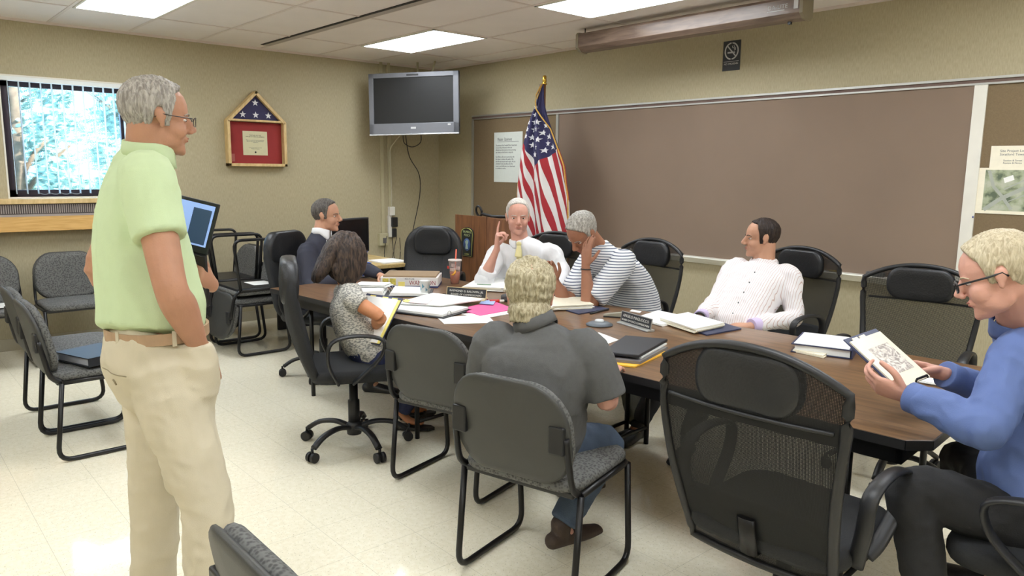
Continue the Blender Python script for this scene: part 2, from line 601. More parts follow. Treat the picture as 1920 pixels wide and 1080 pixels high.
# outdoors
struct('ground', B((-40, -30, -0.6), (-0.25, 25, -0.5)), M('pale_concrete', (206, 206, 200), 0.9, var=(2, 0.06)))
LEAF = M('leaf_green', (136, 168, 160), 0.6, var=(4, 0.35))
BARK = M('bark', (96, 82, 66), 0.9, var=(12, 0.3), bump=(20, 0.6))
def tree(x, y, h, r, n, label):
    t = thing('tree', label, 'tree', (x, y, -0.5), 0, 'trees outside the window')
    bm = nb()
    tube(bm, smooth_path([(0, 0, 0), (0.1, 0.05, h * 0.4), (0, 0.1, h * 0.75)]), 0.16, n=10, taper=[1 - 0.07 * i for i in range(9)])
    for k in range(6):
        a = k * 1.05
        z0 = h * (0.3 + 0.06 * k)
        tube(bm, [(0.05, 0.05, z0), (math.cos(a) * r * 0.35, math.sin(a) * r * 0.35, z0 + h * 0.12), (math.cos(a) * r * 0.7, math.sin(a) * r * 0.7, z0 + h * 0.2)], 0.05, n=6, taper=[1, 0.7, 0.4])
    obj('trunk', bm, BARK, t)
    bm = nb()
    rnd = random.Random(int(x * 31 + y * 7))
    cl = []
    for k in range(26):
        a, q = rnd.uniform(0, 2 * PI), rnd.random() ** 0.5
        z = rnd.uniform(0.12, 0.95)
        w = r * (1.0 - 0.75 * max(0, z - 0.45) / 0.5)
        cl.append((math.cos(a) * q * w, math.sin(a) * q * w, z * h, rnd.uniform(0.25, 0.45) * r * 0.6))
    for k in range(n):
        cx, cy, cz, cr_ = cl[rnd.randrange(len(cl))]
        d = V((rnd.gauss(0, 1), rnd.gauss(0, 1), rnd.gauss(0, 1))).normalized() * cr_ * rnd.uniform(0.75, 1.05)
        p = V((cx, cy, cz)) + d
        s = rnd.uniform(0.035, 0.07)
        u = V((rnd.gauss(0, 1), rnd.gauss(0, 1), rnd.gauss(0, 1))).normalized()
        w = u.orthogonal().normalized()
        w.rotate(Matrix.Rotation(rnd.uniform(0, PI), 3, u))
        q2 = u.cross(w)
        vs = [bm.verts.new(p + a2) for a2 in (w * s, q2 * s * 0.55, -w * s, -q2 * s * 0.55)]
        bm.faces.new(vs)
    o = obj('foliage', bm, LEAF, t)
    return t
tree(-5.6, -3.55, 4.2, 1.15, 8000, 'pale leafy tree seen through the left of the window')
tree(-7.2, -1.35, 4.6, 1.25, 8000, 'leafy tree seen through the right of the window')
tree(-10.2, -3.3, 6.6, 1.7, 9000, 'tall leafy tree seen behind the middle of the window')
tree(-12.5, 0.3, 7.0, 1.9, 9000, 'farthest tall tree seen high at the right of the window')

# wall unit below the window
t = thing('wall_heater', 'long wall heater with steel grille and wood front under the window', 'heater', (0, 0, 0))
y0, y1 = -6.6, -3.05
obj('ledge', B((0.001, y0, 1.236), (0.13, y1, 1.278)), PINE, t, bevel=0.004)
bm = nb()
box(bm, (0.001, y0, 1.14), (0.1, y1, 1.236), 0)
for k in range(int((y1 - y0) / 0.016)):
    y = y0 + 0.01 + k * 0.016
    box(bm, (0.1, y, 1.158), (0.108, y + 0.007, 1.228), 1)
box(bm, (0.1, y0, 1.132), (0.116, y1, 1.15), 1)
obj('grille', bm, [M('grille_dark', (92, 84, 82), 0.5, 0.2, var=(10, 0.05)), M('grille_bar', (170, 160, 156), 0.4, 0.4, var=(10, 0.05))], t)
obj('wood_front', B((0.001, y0, 1.008), (0.115, y1, 1.134)), OAK, t, bevel=0.003)

# ------------------------------------------------------------------ tack board on the back wall
CORK = M('tan_cork', (124, 106, 80), 0.9, bump=(500, 0.3), var=(150, 0.08))
BROWNB = M('brown_board_cloth', (134, 115, 99), 0.85, bump=(500, 0.2), var=(1.5, 0.05))
t = thing('tack_board', 'wide brown tack board with aluminium rails along the back wall', 'tack board', (0, 0, 0))
obj('side_panel', B((0.69, -0.016, 0.84), (2.03, -0.001, 2.13)), CORK, t)
obj('side_panel', B((5.77, -0.016, 0.84), (7.12, -0.001, 2.13)), CORK, t)
obj('centre_panel', B((2.04, -0.018, 0.85), (5.76, -0.001, 2.13)), BROWNB, t)
bm = nb()
box(bm, (0.67, -0.03, 2.145), (7.14, -0.001, 2.16), 0)
box(bm, (0.67, -0.03, 2.112), (7.14, -0.001, 2.124), 0)
box(bm, (0.67, -0.02, 2.124), (7.14, -0.001, 2.145), 1)
obj('top_rail', bm, [SILVER, M('rail_cork', (112, 92, 84), 0.8, var=(60, 0.08))], t)
for x0, x1, m in ((0.668, 0.7, SILVER), (2.015, 2.05, SILVER), (5.722, 5.795, WHITE_METAL), (7.1, 7.14, SILVER)):
    obj('mullion', B((x0, -0.028, 0.83), (x1, -0.001, 2.112)), m, t)
bm = nb()
prism(bm, [(2.0, -0.001, 0.858), (2.0, -0.075, 0.855), (2.0, -0.08, 0.848), (2.0, -0.02, 0.8), (2.0, -0.001, 0.8)], (3.74, 0, 0))
obj('chalk_tray', bm, WHITE_METAL, t)
obj('bottom_rail', B((0.68, -0.025, 0.822), (7.13, -0.001, 0.845)), SILVER, t)
tag(obj('board_eraser', B((5.17, -0.07, 0.8565), (5.29, -0.03, 0.885)), M('felt_grey', (96, 96, 96), 0.9, var=(80, 0.2)), bevel=0.004), 'grey felt eraser lying at the right end of the board tray', 'eraser')
for x, c in ((4.78, (206, 150, 60)), (4.9, (190, 160, 70))):
    tag(obj('chalk_stick', sweep([(x, -0.05, 0.862), (x + 0.07, -0.055, 0.862)], 0.006, n=8), M('chalk_%d' % c[0], c, 0.9, var=(60, 0.1))), '%s yellow chalk stick on the board tray' % ('left' if x < 4.8 else 'right'), 'chalk')

# printed sheets pinned to the board
p = thing('mission_poster', 'white poster headed Mission Statement pinned beside the flag', 'poster', (1.057, -0.018, 1.431))
obj('sheet', B((0, -0.0015, 0), (0.46, -0.0003, 0.531)), M('poster_paper', (214, 220, 214), 0.7, var=(30, 0.02)), p)
WALLX = lambda x, y, z: frame_matrix((x, y, z), (1, 0, 0), (0, 0, 1))
text_mesh('heading', 'Mission  Statement', 0.05, INK, p, WALLX(0.055, -0.0017, 0.44), sx=0.62)
obj('heading_rule', B((0.055, -0.0022, 0.428), (0.4, -0.0016, 0.432)), INK, p)
lines = ['The mission of the Trumbull Police Department', 'is to provide professional, ethical and', 'effective law enforcement services, protecting', 'our citizens, and will strive to keep safe.', '',
         'Our Officers will work in partnership with', 'the citizens to enhance the quality of life,', 'and will treat everyone with respect. We are', 'committed to the and will use all of the', 'resources and skills given in our department', 'to excellence in service.']
text_mesh('body_text', '\n'.join(lines), 0.0245, INK, p, WALLX(0.028, -0.0017, 0.385), sx=0.72)
p = thing('notice_sheet', 'white typed notice pinned above the aerial photograph', 'notice', (5.848, -0.018, 1.6))
obj('sheet', B((0, -0.0012, 0), (0.28, -0.0003, 0.138)), CREAM_PAPER, p)
text_mesh('typed_lines', 'Site Project Location\nStratford Tower', 0.021, INK, p, WALLX(0.05, -0.0014, 0.1))
text_mesh('typed_lines', 'Section & Street\nReview & Notes', 0.015, INK, p, WALLX(0.072, -0.0014, 0.044))
p = thing('aerial_photograph', 'printed aerial photograph of a road junction pinned on the board', 'photograph', (5.782, -0.0195, 1.322))
obj('sheet', B((0, -0.0015, 0), (0.34, -0.0003, 0.282)), CREAM_PAPER, p)
AER = M('aerial_print', (150, 160, 130), 0.6)
nt, ns, ls, b = nodes_of(AER)
tc = ns.new('ShaderNodeTexCoord')
n1 = ns.new('ShaderNodeTexNoise'); n1.inputs['Scale'].default_value = 14; n1.inputs['Detail'].default_value = 6
ls.new(tc.outputs['Object'], n1.inputs['Vector'])
cr = ns.new('ShaderNodeValToRGB')
for pos, c in ((0.38, (92, 104, 84)), (0.5, (160, 168, 138)), (0.62, (182, 186, 166))):
    e = cr.color_ramp.elements.new(pos); e.color = lin(c) + (1,)
cr.color_ramp.elements.remove(cr.color_ramp.elements[0])
cr.color_ramp.elements.remove(cr.color_ramp.elements[-1])
ls.new(n1.outputs['Fac'], cr.inputs[0]); ls.new(cr.outputs[0], b.inputs['Base Color'])
obj('aerial_print', B((0.05, -0.0021, 0.02), (0.335, -0.0015, 0.27)), AER, p)
ROAD = M('print_road', (168, 172, 162), 0.6, var=(30, 0.06))
bm = nb()
rk = [0]
def road(pts, w):
    rk[0] += 1
    for a, c in zip(pts, pts[1:]):
        a, c = V((a[0], 0, a[1])), V((c[0], 0, c[1]))
        d = (c - a).normalized()
        q = V((-d.z, 0, d.x)) * w
        vs = [p2 + V((0, -0.0021, 0)) for p2 in (a - q, c - q, c + q, a + q)]
        rk[0] += 1
        prism(bm, vs, (0, -0.0002 - 0.0001 * rk[0], 0))
road([(0.06, 0.022), (0.14, 0.09), (0.333, 0.2)], 0.012)
road([(0.07, 0.265), (0.1, 0.17), (0.16, 0.1), (0.21, 0.03)], 0.009)
road([(0.16, 0.15), (0.333, 0.25)], 0.004)
road([(0.19, 0.08), (0.333, 0.15)], 0.003)
obj('printed_roads', bm, ROAD, p)
obj('printed_roof', prism(nb(), [(0.16, -0.0021, 0.19), (0.21, -0.0021, 0.21), (0.2, -0.0021, 0.24), (0.15, -0.0021, 0.22)], (0, -0.0005, 0)), PAPER, p)
tag(obj('push_pin', cap_lathe(nb(), [(0.004, 0), (0.004, 0.012)], (5.79, -0.03, 1.29), 10), M('blue_pin', (70, 80, 140), 0.4, var=(50, 0.05))), 'small blue push pin under the aerial photograph', 'pin')

# no smoking sign
p = thing('no_smoking_sign', 'small dark no smoking sign high on the wall above the board', 'sign', (3.957, -0.001, 2.475))
SIGN = M('sign_black', (48, 50, 54), 0.5, var=(20, 0.05))
SIGNW = M('sign_white', (196, 196, 196), 0.6, var=(20, 0.03))
obj('sign_plate', B((-0.079, -0.005, -0.115), (0.079, 0, 0.115)), SIGN, p, bevel=0.002)
ring = [(0.058 * math.cos(a), -0.006, 0.035 + 0.062 * math.sin(a)) for a in (2 * PI * k / 32 for k in range(32))]
obj('ring_symbol', sweep(ring, 0.0055, 0.0012, closed=True, n=6, side=(1, 0, 0)), SIGNW, p)
obj('bar_symbol', prism(nb(), [(-0.043, -0.0055, 0.074), (-0.036, -0.0055, 0.08), (0.043, -0.0055, -0.004), (0.036, -0.0055, -0.01)], (0, -0.0015, 0)), SIGNW, p)
bm = nb()
box(bm, (-0.036, -0.0068, 0.018), (0.018, -0.0055, 0.03))
box(bm, (0.022, -0.0068, 0.018), (0.03, -0.0055, 0.03))
tube(bm, [(0.022, -0.0065, 0.038), (0.03, -0.0065, 0.045), (0.024, -0.0065, 0.056), (0.008, -0.0065, 0.06), (0.006, -0.0065, 0.075)], 0.003, 0.001, n=6, side=(1, 0, 0))
tube(bm, [(0.034, -0.0065, 0.04), (0.036, -0.0065, 0.055), (0.022, -0.0065, 0.068), (0.02, -0.0065, 0.078)], 0.002, 0.001, n=6, side=(1, 0, 0))
obj('cigarette_symbol', bm, SIGNW, p)
text_mesh('sign_text', 'NO SMOKING', 0.022, SIGNW, p, WALLX(0, -0.006, -0.07), align='CENTER', sx=0.92)
obj('sign_rule', B((-0.068, -0.0058, -0.046), (0.068, -0.005, -0.043)), SIGNW, p)

# projector screen case under the ceiling
t = thing('projector_screen_case', 'long dark wood-grain projector screen case hung below the ceiling', 'projector screen', (0, 0, 0))
CASE = wood('case_woodgrain', (96, 78, 66), (124, 104, 90), 5, (1, 8, 8), 0.35, 0.05)
prof = [(-0.70, 2.575), (-0.70, 2.668), (-0.685, 2.685), (-0.60, 2.69), (-0.58, 2.675), (-0.575, 2.56), (-0.60, 2.535), (-0.66, 2.545)]
obj('case_body', prism(nb(), [(2.93, y, z) for y, z in prof], (1.96, 0, 0)), CASE, t, bevel=0.003)
ENDC = M('case_end_cap', (128, 118, 96), 0.5, var=(10, 0.05))
for x in (2.915, 4.885):
    obj('end_cap', prism(nb(), [(x, y * 1.0 + (0.008 if y > -0.64 else -0.006), z + (0.006 if z > 2.62 else -0.006)) for y, z in prof], (0.025, 0, 0)), ENDC, t, bevel=0.002)
obj('end_label', B((4.845, -0.7035, 2.6), (4.875, -0.7, 2.66)), SIGNW, t)
text_mesh('maker_mark', 'DA-LITE', 0.036, SIGNW, t, WALLX(4.66, -0.7005, 2.615), sx=1.1)
obj('maker_rule', B((4.66, -0.7015, 2.6), (4.78, -0.7, 2.606)), SIGNW, t)
for x in (2.96, 4.86):
    obj('hanger_rod', sweep([(x, -0.64, 2.685), (x, -0.64, H)], 0.004, n=8), BLACK_METAL, t)
obj('pull_tab', B((4.77, -0.63, 2.522), (4.79, -0.61, 2.54)), BLACK_PLASTIC, t)

# ------------------------------------------------------------------ flag display case on the window wall
t = thing('flag_display_case', 'light wood house-shaped case holding a folded flag and certificate', 'flag case', (0.002, -2.262, 1.568))
hw, e, ap = 0.3, 0.44, 0.735
d = 0.085
outer = [(-hw, 0), (hw, 0), (hw, e), (0, ap), (-hw, e)]
bm = nb()
def bar(a, c, w, x0=0.0, x1=d):
    a, c = V((0, a[0], a[1])), V((0, c[0], c[1]))
    dd = (c - a).normalized()
    q = V((0, -dd.z, dd.y)) * w
    prism(bm, [V((x0, 0, 0)) + a, V((x0, 0, 0)) + c, V((x0, 0, 0)) + c + q, V((x0, 0, 0)) + a + q], (x1 - x0, 0, 0))
for i in range(5):
    bar(outer[i], outer[(i + 1) % 5], 0.028)
bar((-hw + 0.028, e - 0.005), (hw - 0.028, e - 0.005), 0.02, 0, d - 0.01)
obj('case_frame', bm, PINE, t, bevel=0.002)
obj('red_mat', B((0.004, -hw + 0.02, 0.02), (0.02, hw - 0.02, e - 0.01)), M('red_mat_board', (150, 44, 42), 0.8, var=(15, 0.05), bump=(300, 0.2)), t)
NAVY = M('navy_flag_cloth', (52, 50, 84), 0.85, var=(15, 0.08), bump=(400, 0.2))
obj('folded_flag', prism(nb(), [(0.008, -hw + 0.045, e + 0.012), (0.008, hw - 0.045, e + 0.012), (0.008, 0, ap - 0.04)], (0.04, 0, 0)), NAVY, t, bevel=0.01)
STARW = M('star_white', (226, 226, 230), 0.8, var=(30, 0.03))
def star(bm, cx, cz, r, f):
    pts = []
    for k in range(10):
        a = PI / 2 + k * PI / 5
        q = r if k % 2 == 0 else r * 0.42
        pts.append(f(cx + math.cos(a) * q, cz + math.sin(a) * q))
    return pts
for cy, cz in ((0, e + 0.18), (-0.13, e + 0.062), (0.0, e + 0.062), (0.13, e + 0.062)):
    obj('star', prism(nb(), star(None, cy, cz, 0.034, lambda a, c: (0.0485, a, c)), (0.0015, 0, 0)), STARW, t)
c = obj('certificate', B((0.021, -0.13, 0.11), (0.0235, 0.12, 0.345)), M('certificate_paper', (214, 204, 166), 0.7, var=(20, 0.03)), t)
XM = lambda x, y, z: frame_matrix((x, y, z), (0, 1, 0), (0, 0, 1))
text_mesh('certificate_text', 'THE FLAG OF THE\nUNITED STATES OF AMERICA', 0.0145, DARK_INK, c, XM(0.0238, -0.005, 0.3), align='CENTER')
text_mesh('certificate_text', 'This is to certify that the accompanying\nflag was flown over the United States\nCapitol on', 0.0115, INK, c, XM(0.0238, -0.005, 0.255), align='CENTER')
text_mesh('certificate_text', 'At the request of the Honorable\nMember of Congress', 0.01, INK, c, XM(0.0238, -0.005, 0.18), align='CENTER')
obj('certificate_seal', cap_lathe(nb(), [(0.009, 0), (0.009, 0.001)], (0, 0, 0), 12), DARK_INK, c).matrix_local = Matrix.Translation((0.024, -0.005, 0.14)) @ Matrix.Rotation(PI / 2, 4, 'Y')
obj('small_label', B((0.021, -0.262, 0.045), (0.0225, -0.215, 0.12)), M('faded_label', (176, 96, 90), 0.7, var=(40, 0.1)), t)
gl = obj('glass_front', B((d - 0.012, -hw + 0.024, 0.024), (d - 0.010, hw - 0.024, e)), g, t)

# ------------------------------------------------------------------ television, conduits, cables
tl, tr_, bl_, br_ = V((0.262, -1.120, 2.543)), V((1.057, -0.520, 2.572)), V((0.325, -1.106, 1.915)), V((1.110, -0.519, 1.933))
cen = (tl + tr_ + bl_ + br_) / 4
tx = ((tr_ - tl) + (br_ - bl_)) / 2
ty = ((tl - bl_) + (tr_ - br_)) / 2
TW, TH = tx.length, ty.length
t = thing('television', 'silver flat television on a bracket in the far corner, screen dark', 'television')
t.matrix_world = frame_matrix(cen, tx, ty)
TVS = M('tv_silver', (112, 114, 120), 0.4, 0.2, var=(10, 0.04))
hw, hh = TW / 2, TH / 2
bm = nb()
for lo, hi in (((-hw, hh - 0.05, -0.03), (hw, hh, 0.02)), ((-hw, -hh, -0.03), (hw, -hh + 0.115, 0.02)), ((-hw, -hh, -0.03), (-hw + 0.052, hh, 0.02)), ((hw - 0.06, -hh, -0.03), (hw, hh, 0.02))):
    box(bm, lo, hi)
obj('bezel', bm, TVS, t, bevel=0.004)
obj('chrome_edge', B((-hw, -hh - 0.008, -0.03), (hw, -hh + 0.006, 0.026)), M('tv_chrome', (200, 202, 206), 0.2, 0.7, var=(10, 0.03)), t, bevel=0.003)
obj('screen', B((-hw + 0.05, -hh + 0.11, -0.01), (hw - 0.055, hh - 0.045, 0.008)), M('dark_tv_screen', (38, 38, 38), 0.45, spec=0.25, var=(3, 0.04)), t)
obj('back_housing', B((-hw + 0.05, -hh + 0.04, -0.11), (hw - 0.05, hh - 0.04, -0.02)), BLACK_PLASTIC, t, bevel=0.01)
obj('sensor_strip', B((-0.07, hh - 0.035, 0.02), (0.06, hh - 0.018, 0.023)), BLACK_PLASTIC, t)
obj('maker_badge', B((-0.03, -hh + 0.055, 0.02), (0.025, -hh + 0.075, 0.022)), SIGNW, t)
obj('power_light', B((hw - 0.12, -hh + 0.085, 0.02), (hw - 0.09, -hh + 0.1, 0.022)), SIGNW, t)
t2 = thing('television_bracket', 'beige steel bracket holding the television in the corner', 'bracket', (0, 0, 0))
BEIGE = M('beige_paint', (186, 178, 146), 0.5, var=(15, 0.04))
obj('wall_plate', B((0.001, -0.2, 2.0), (0.02, -0.04, 2.6)), BEIGE, t2)
obj('arm', sweep([(0.02, -0.12, 2.35), (0.25, -0.4, 2.35), tuple(cen - frame_matrix(cen, tx, ty).to_3x3().col[2] * 0.1)], 0.025, n=8), BEIGE, t2)
obj('arm', sweep([(0.3, -0.5, H), (0.33, -0.52, 2.45)], 0.012, n=8), BEIGE, t2)
obj('arm', sweep([(0.52, -0.42, H), (0.5, -0.5, 2.45)], 0.012, n=8), BEIGE, t2)
for y, z0, lab in ((-0.80, 0.8, 'left of the two beige conduits running down the corner wall'), (-0.70, 1.1, 'right of the two beige conduits running down the corner wall')):
    tag(obj('conduit', B((0.0, y - 0.018, z0), (0.024, y + 0.018, H)), BEIGE), lab, 'conduit')
t = thing('outlet_box', 'beige surface outlet box at the foot of the left conduit', 'outlet', (0, 0, 0))
obj('box_body', B((0.0, -0.865, 0.69), (0.05, -0.75, 0.83)), BEIGE, t, bevel=0.004)
obj('plug', B((0.05, -0.825, 0.72), (0.075, -0.79, 0.78)), M('grey_plug', (96, 94, 96), 0.5, var=(10, 0.05)), t, bevel=0.004)
t = thing('power_adapter_strip', 'cluster of white and black plug adapters under the right conduit', 'power strip', (0, 0, 0))
obj('white_adapter', B((0.0, -0.725, 1.03), (0.05, -0.655, 1.13)), WHITE_METAL, t, bevel=0.005)
obj('strip_body', B((0.0, -0.73, 0.78), (0.03, -0.69, 1.03)), WHITE_METAL, t, bevel=0.003)
obj('black_plug', B((0.02, -0.70, 0.9), (0.07, -0.63, 1.01)), BLACK_PLASTIC, t, bevel=0.008)
obj('black_plug', B((0.02, -0.69, 0.78), (0.06, -0.64, 0.88)), BLACK_PLASTIC, t, bevel=0.008)
CABLE = M('black_cable', (40, 38, 36), 0.5, var=(20, 0.05))
WCABLE = M('ivory_cable', (196, 190, 166), 0.5, var=(20, 0.05))
def cord(name, pts, r, m, label):
    return tag(obj(name, sweep(smooth_path(pts, 6), r, n=6), m), label, 'cord')
cord('television_cable', [(0.42, -0.75, 1.95), (0.3, -0.62, 1.7), (0.05, -0.32, 1.5), (0.03, -0.3, 1.25), (0.03, -0.4, 0.85), (0.03, -0.5, 0.5), (0.04, -0.56, 0.2)], 0.005, CABLE, 'thin black cable curving down the wall from the television')
cord('ivory_cable', [(0.5, -0.85, 1.93), (0.3, -0.8, 1.86), (0.08, -0.72, 1.8), (0.03, -0.7, 1.7), (0.03, -0.69, 1.4), (0.03, -0.69, 1.13)], 0.007, WCABLE, 'ivory cable looping from the television down to the adapters')
cord('looped_cable', [(0.45, -0.8, 1.93), (0.4, -0.75, 1.84), (0.45, -0.68, 1.8), (0.52, -0.62, 1.85), (0.5, -0.6, 1.95)], 0.005, CABLE, 'short black cable loop hanging under the television')
for k, y in enumerate((-0.79, -0.72, -0.66, -0.62)):
    cord('hanging_cord', [(0.05, y + 0.02, 0.8 - 0.01 * k), (0.05, y + 0.05 * (k % 2) - 0.02, 0.6), (0.05, y, 0.4), (0.1, y - 0.1, 0.012)], 0.004, CABLE,
         ['black cord dropping from the beige outlet box', 'second black cord from the adapters, beside the outlet box', 'third black cord hanging under the black plugs', 'rightmost black cord hanging from the adapters'][k])

# ------------------------------------------------------------------ corner desk with monitor
t = thing('desk', 'light wood topped desk with dark body in the far corner', 'desk', (1.20, -2.02, 0))
obj('desktop', B((-0.7, -0.38, 0.705), (0.7, 0.38, 0.74)), DESK_WOOD, t, bevel=0.006)
DKB = M('dark_desk_body', (38, 36, 38), 0.6, var=(10, 0.1))
obj('end_panel', B((0.6, -0.33, 0.0), (0.63, 0.33, 0.705)), DKB, t)
obj('end_panel', B((-0.63, -0.33, 0.0), (-0.6, 0.33, 0.705)), DKB, t)
obj('modesty_panel', B((-0.6, 0.2, 0.1), (0.6, 0.22, 0.705)), DKB, t)
t = thing('computer_monitor', 'black computer monitor standing on the corner desk', 'monitor', (1.50, -2.07, 0.741), R(-72))
obj('stand', cap_lathe(nb(), [(0.11, 0), (0.11, 0.012), (0.025, 0.02), (0.02, 0.12)], n=20), BLACK_PLASTIC, t)
obj('housing', B((-0.25, -0.03, 0.07), (0.25, 0.02, 0.38)), M('monitor_black', (46, 46, 46), 0.5, var=(10, 0.05)), t, bevel=0.006)
obj('screen', B((-0.235, 0.02, 0.085), (0.235, 0.0215, 0.365)), M('monitor_screen_off', (20, 22, 26), 0.2, var=(4, 0.05)), t)
t = thing('desk_telephone', 'black desk device with a small blue display', 'telephone', (1.30, -1.86, 0.741), R(150))
obj('body', prism(nb(), [(-0.09, -0.08, 0), (-0.09, 0.1, 0), (-0.09, 0.08, 0.11), (-0.09, -0.08, 0.13)], (0.2, 0, 0)), BLACK_PLASTIC, t, bevel=0.005)
obj('display', B((-0.02, -0.084, 0.05), (0.03, -0.0795, 0.09)), M('blue_display', (40, 50, 160), 0.3, emit=((50, 60, 220), 0.6)), t)
tag(obj('desk_papers', B((1.6, -1.93, 0.7405), (1.86, -1.68, 0.752)), PAPER, bevel=0.001), 'white papers lying at the corner of the light wood desk', 'papers')
tag(obj('grey_box', B((1.42, -2.02, 0.7405), (1.58, -1.92, 0.775)), M('grey_card', (150, 150, 150), 0.6, var=(10, 0.05)), bevel=0.003), 'small grey box on the corner desk beside the papers', 'box')

# ------------------------------------------------------------------ podium with badge and microphone
t = thing('podium', 'brown wooden podium with a police badge, behind the empty leather chair', 'podium', (0, 0, 0))
bm = nb()
prism(bm, [(1.58, -0.95, 0), (1.58, -0.95, 1.13), (1.58, -0.6, 1.09), (1.58, -0.6, 0)], (0.47, 0, 0))
obj('cabinet', bm, PODIUM_WOOD, t, bevel=0.004)
obj('side_wing', prism(nb(), [(2.052, -0.94, 0.0), (2.052, -0.94, 1.125), (2.3, -0.72, 1.09), (2.3, -0.72, 0.0)], (-0.02, 0.05, 0)), PODIUM_WOOD, t, bevel=0.003)
bd = obj('badge', prism(nb(), [(1.70, -0.952, 0.735), (1.86, -0.952, 0.735), (1.88, -0.952, 0.96), (1.87, -0.952, 0.99), (1.83, -0.952, 1.01), (1.79, -0.952, 1.016), (1.74, -0.952, 1.01), (1.70, -0.952, 0.99), (1.69, -0.952, 0.96)], (0, -0.012, 0)), M('badge_black', (34, 38, 36), 0.6, var=(30, 0.1)), t)
YEL = M('badge_yellow', (170, 168, 88), 0.6, var=(40, 0.05))
rim = [(1.706, 0.742), (1.855, 0.742), (1.873, 0.958), (1.863, 0.983), (1.83, 1.002), (1.79, 1.008), (1.745, 1.002), (1.707, 0.984), (1.698, 0.958)]
obj('badge_rim', sweep([(x, -0.9655, z) for x, z in rim], 0.0045, 0.0015, closed=True, n=6, side=(1, 0, 0)), YEL, bd)
text_mesh('badge_text', 'TRUMBULL\nPOLICE', 0.032, M('badge_letter', (170, 184, 130), 0.6, var=(40, 0.05)), bd, WALLX(1.787, -0.9645, 0.962), align='CENTER', sx=0.85)
text_mesh('badge_text', 'CONN', 0.022, YEL, bd, WALLX(1.785, -0.9645, 0.752), align='CENTER')
em = cap_lathe(nb(), [(0.052, 0), (0.052, 0.003)], (0, 0, 0), 24)
o = obj('badge_emblem', em, M('badge_blue', (56, 80, 128), 0.6, var=(50, 0.25)), bd)
o.matrix_local = Matrix.Translation((1.787, -0.9645, 0.85)) @ Matrix.Rotation(PI / 2, 4, 'X') @ Matrix.Diagonal((1, 1.15, 1, 1))
o = obj('emblem_shape', prism(nb(), [(1.77, -0.968, 0.81), (1.81, -0.968, 0.81), (1.8, -0.968, 0.85), (1.815, -0.968, 0.88), (1.79, -0.968, 0.9), (1.765, -0.968, 0.88), (1.775, -0.968, 0.85)], (0, -0.002, 0)), M('badge_pale', (150, 170, 160), 0.6, var=(50, 0.15)), bd)
t = thing('gooseneck_microphone', 'black gooseneck microphone with a ring on the podium', 'microphone', (0, 0, 0))
rg = [(1.925 + 0.04 * math.cos(a), -0.93 - 0.01 * math.sin(a), 1.175 + 0.046 * math.sin(a)) for a in (2 * PI * k / 24 for k in range(24))]
obj('ring', sweep(rg, 0.011, closed=True, n=8), BLACK_PLASTIC, t)
obj('gooseneck', sweep(smooth_path([(1.96, -0.93, 1.155), (2.0, -0.9, 1.142), (2.06, -0.86, 1.13), (2.2, -0.78, 1.13), (2.32, -0.72, 1.11)]), 0.014, n=8), BLACK_PLASTIC, t)
obj('clip', B((2.03, -0.9, 1.09), (2.07, -0.84, 1.125)), BLACK_PLASTIC, t, bevel=0.005)

# ------------------------------------------------------------------ flag on its pole
t = thing('flag_on_pole', 'American flag with gold fringe hanging folded from a floor pole', 'flag', (2.19, -0.36, 0))
GOLD = M('brass', (205, 165, 70), 0.25, 0.9, var=(30, 0.05))
FRINGE = M('gold_fringe', (206, 160, 74), 0.8, var=(120, 0.2), bump=(200, 0.6))
obj('pole', sweep([(0, 0, 0.04), (0, 0, 2.36)], 0.014, n=12), PODIUM_WOOD, t)
obj('base', cap_lathe(nb(), [(0.15, 0), (0.15, 0.02), (0.05, 0.05), (0.02, 0.09)], n=28), GOLD, t)
obj('finial', cap_lathe(nb(), [(0.022, 2.355), (0.026, 2.36), (0.016, 2.372), (0.02, 2.385), (0.018, 2.43), (0.012, 2.44)], n=16), GOLD, t)
FLAGM = M('flag_cloth', (200, 60, 60), 0.85, bump=(30, 0.1))
nt, ns, ls, b = nodes_of(FLAGM)
tc = ns.new('ShaderNodeTexCoord'); sp = ns.new('ShaderNodeSeparateXYZ')
ls.new(tc.outputs['UV'], sp.inputs[0])
s = math_node(nt, 'FRACT', math_node(nt, 'DIVIDE', sp.outputs[0], 2.0))
st = math_node(nt, 'LESS_THAN', s, 0.5)
stripe = mix_col(nt, st, (224, 220, 218), (166, 44, 52))
can = math_node(nt, 'GREATER_THAN', sp.outputs[1], 0.0)
ls.new(mix_col(nt, can, stripe, (48, 46, 84)), b.inputs['Base Color'])
# outline of the hanging cloth in metres, x across the wall and z up, from the pole's top downwards
Lf = [(2.361, -0.016), (2.251, -0.043), (2.179, -0.063), (2.098, -0.113), (1.986, -0.17), (1.851, -0.221), (1.735, -0.265), (1.581, -0.301), (1.425, -0.33), (1.294, -0.351), (1.03, -0.346), (0.766, -0.318), (0.501, -0.281)]
Rf = [(2.361, 0.035), (2.245, 0.045), (2.172, 0.054), (2.073, 0.092), (1.949, 0.159), (1.841, 0.226), (1.729, 0.292), (1.599, 0.364), (1.44, 0.396), (1.32, 0.428), (1.077, 0.442), (0.832, 0.443), (0.501, 0.431)]
def interp(T, z):
    for (a, x0), (c, x1) in zip(T, T[1:]):
        if c <= z <= a:
            k = (a - z) / (a - c)
            return x0 + (x1 - x0) * k
    return T[-1][1]
def flag_pt(u, z):
    l, r_ = interp(Lf, z), interp(Rf, z)
    x = l + (r_ - l) * u
    w = min(1, (2.37 - z) / 0.6)
    y = -0.045 - 0.05 * w * math.sin(u * PI) + w * (0.03 * math.sin(u * 15 + 1.0 + z) + 0.012 * math.sin(u * 34 + z * 2)) + w * 0.02 * abs(u - 0.42)
    return V((x, y, z))
bm = nb()
uvl = bm.loops.layers.uv.new('uv')
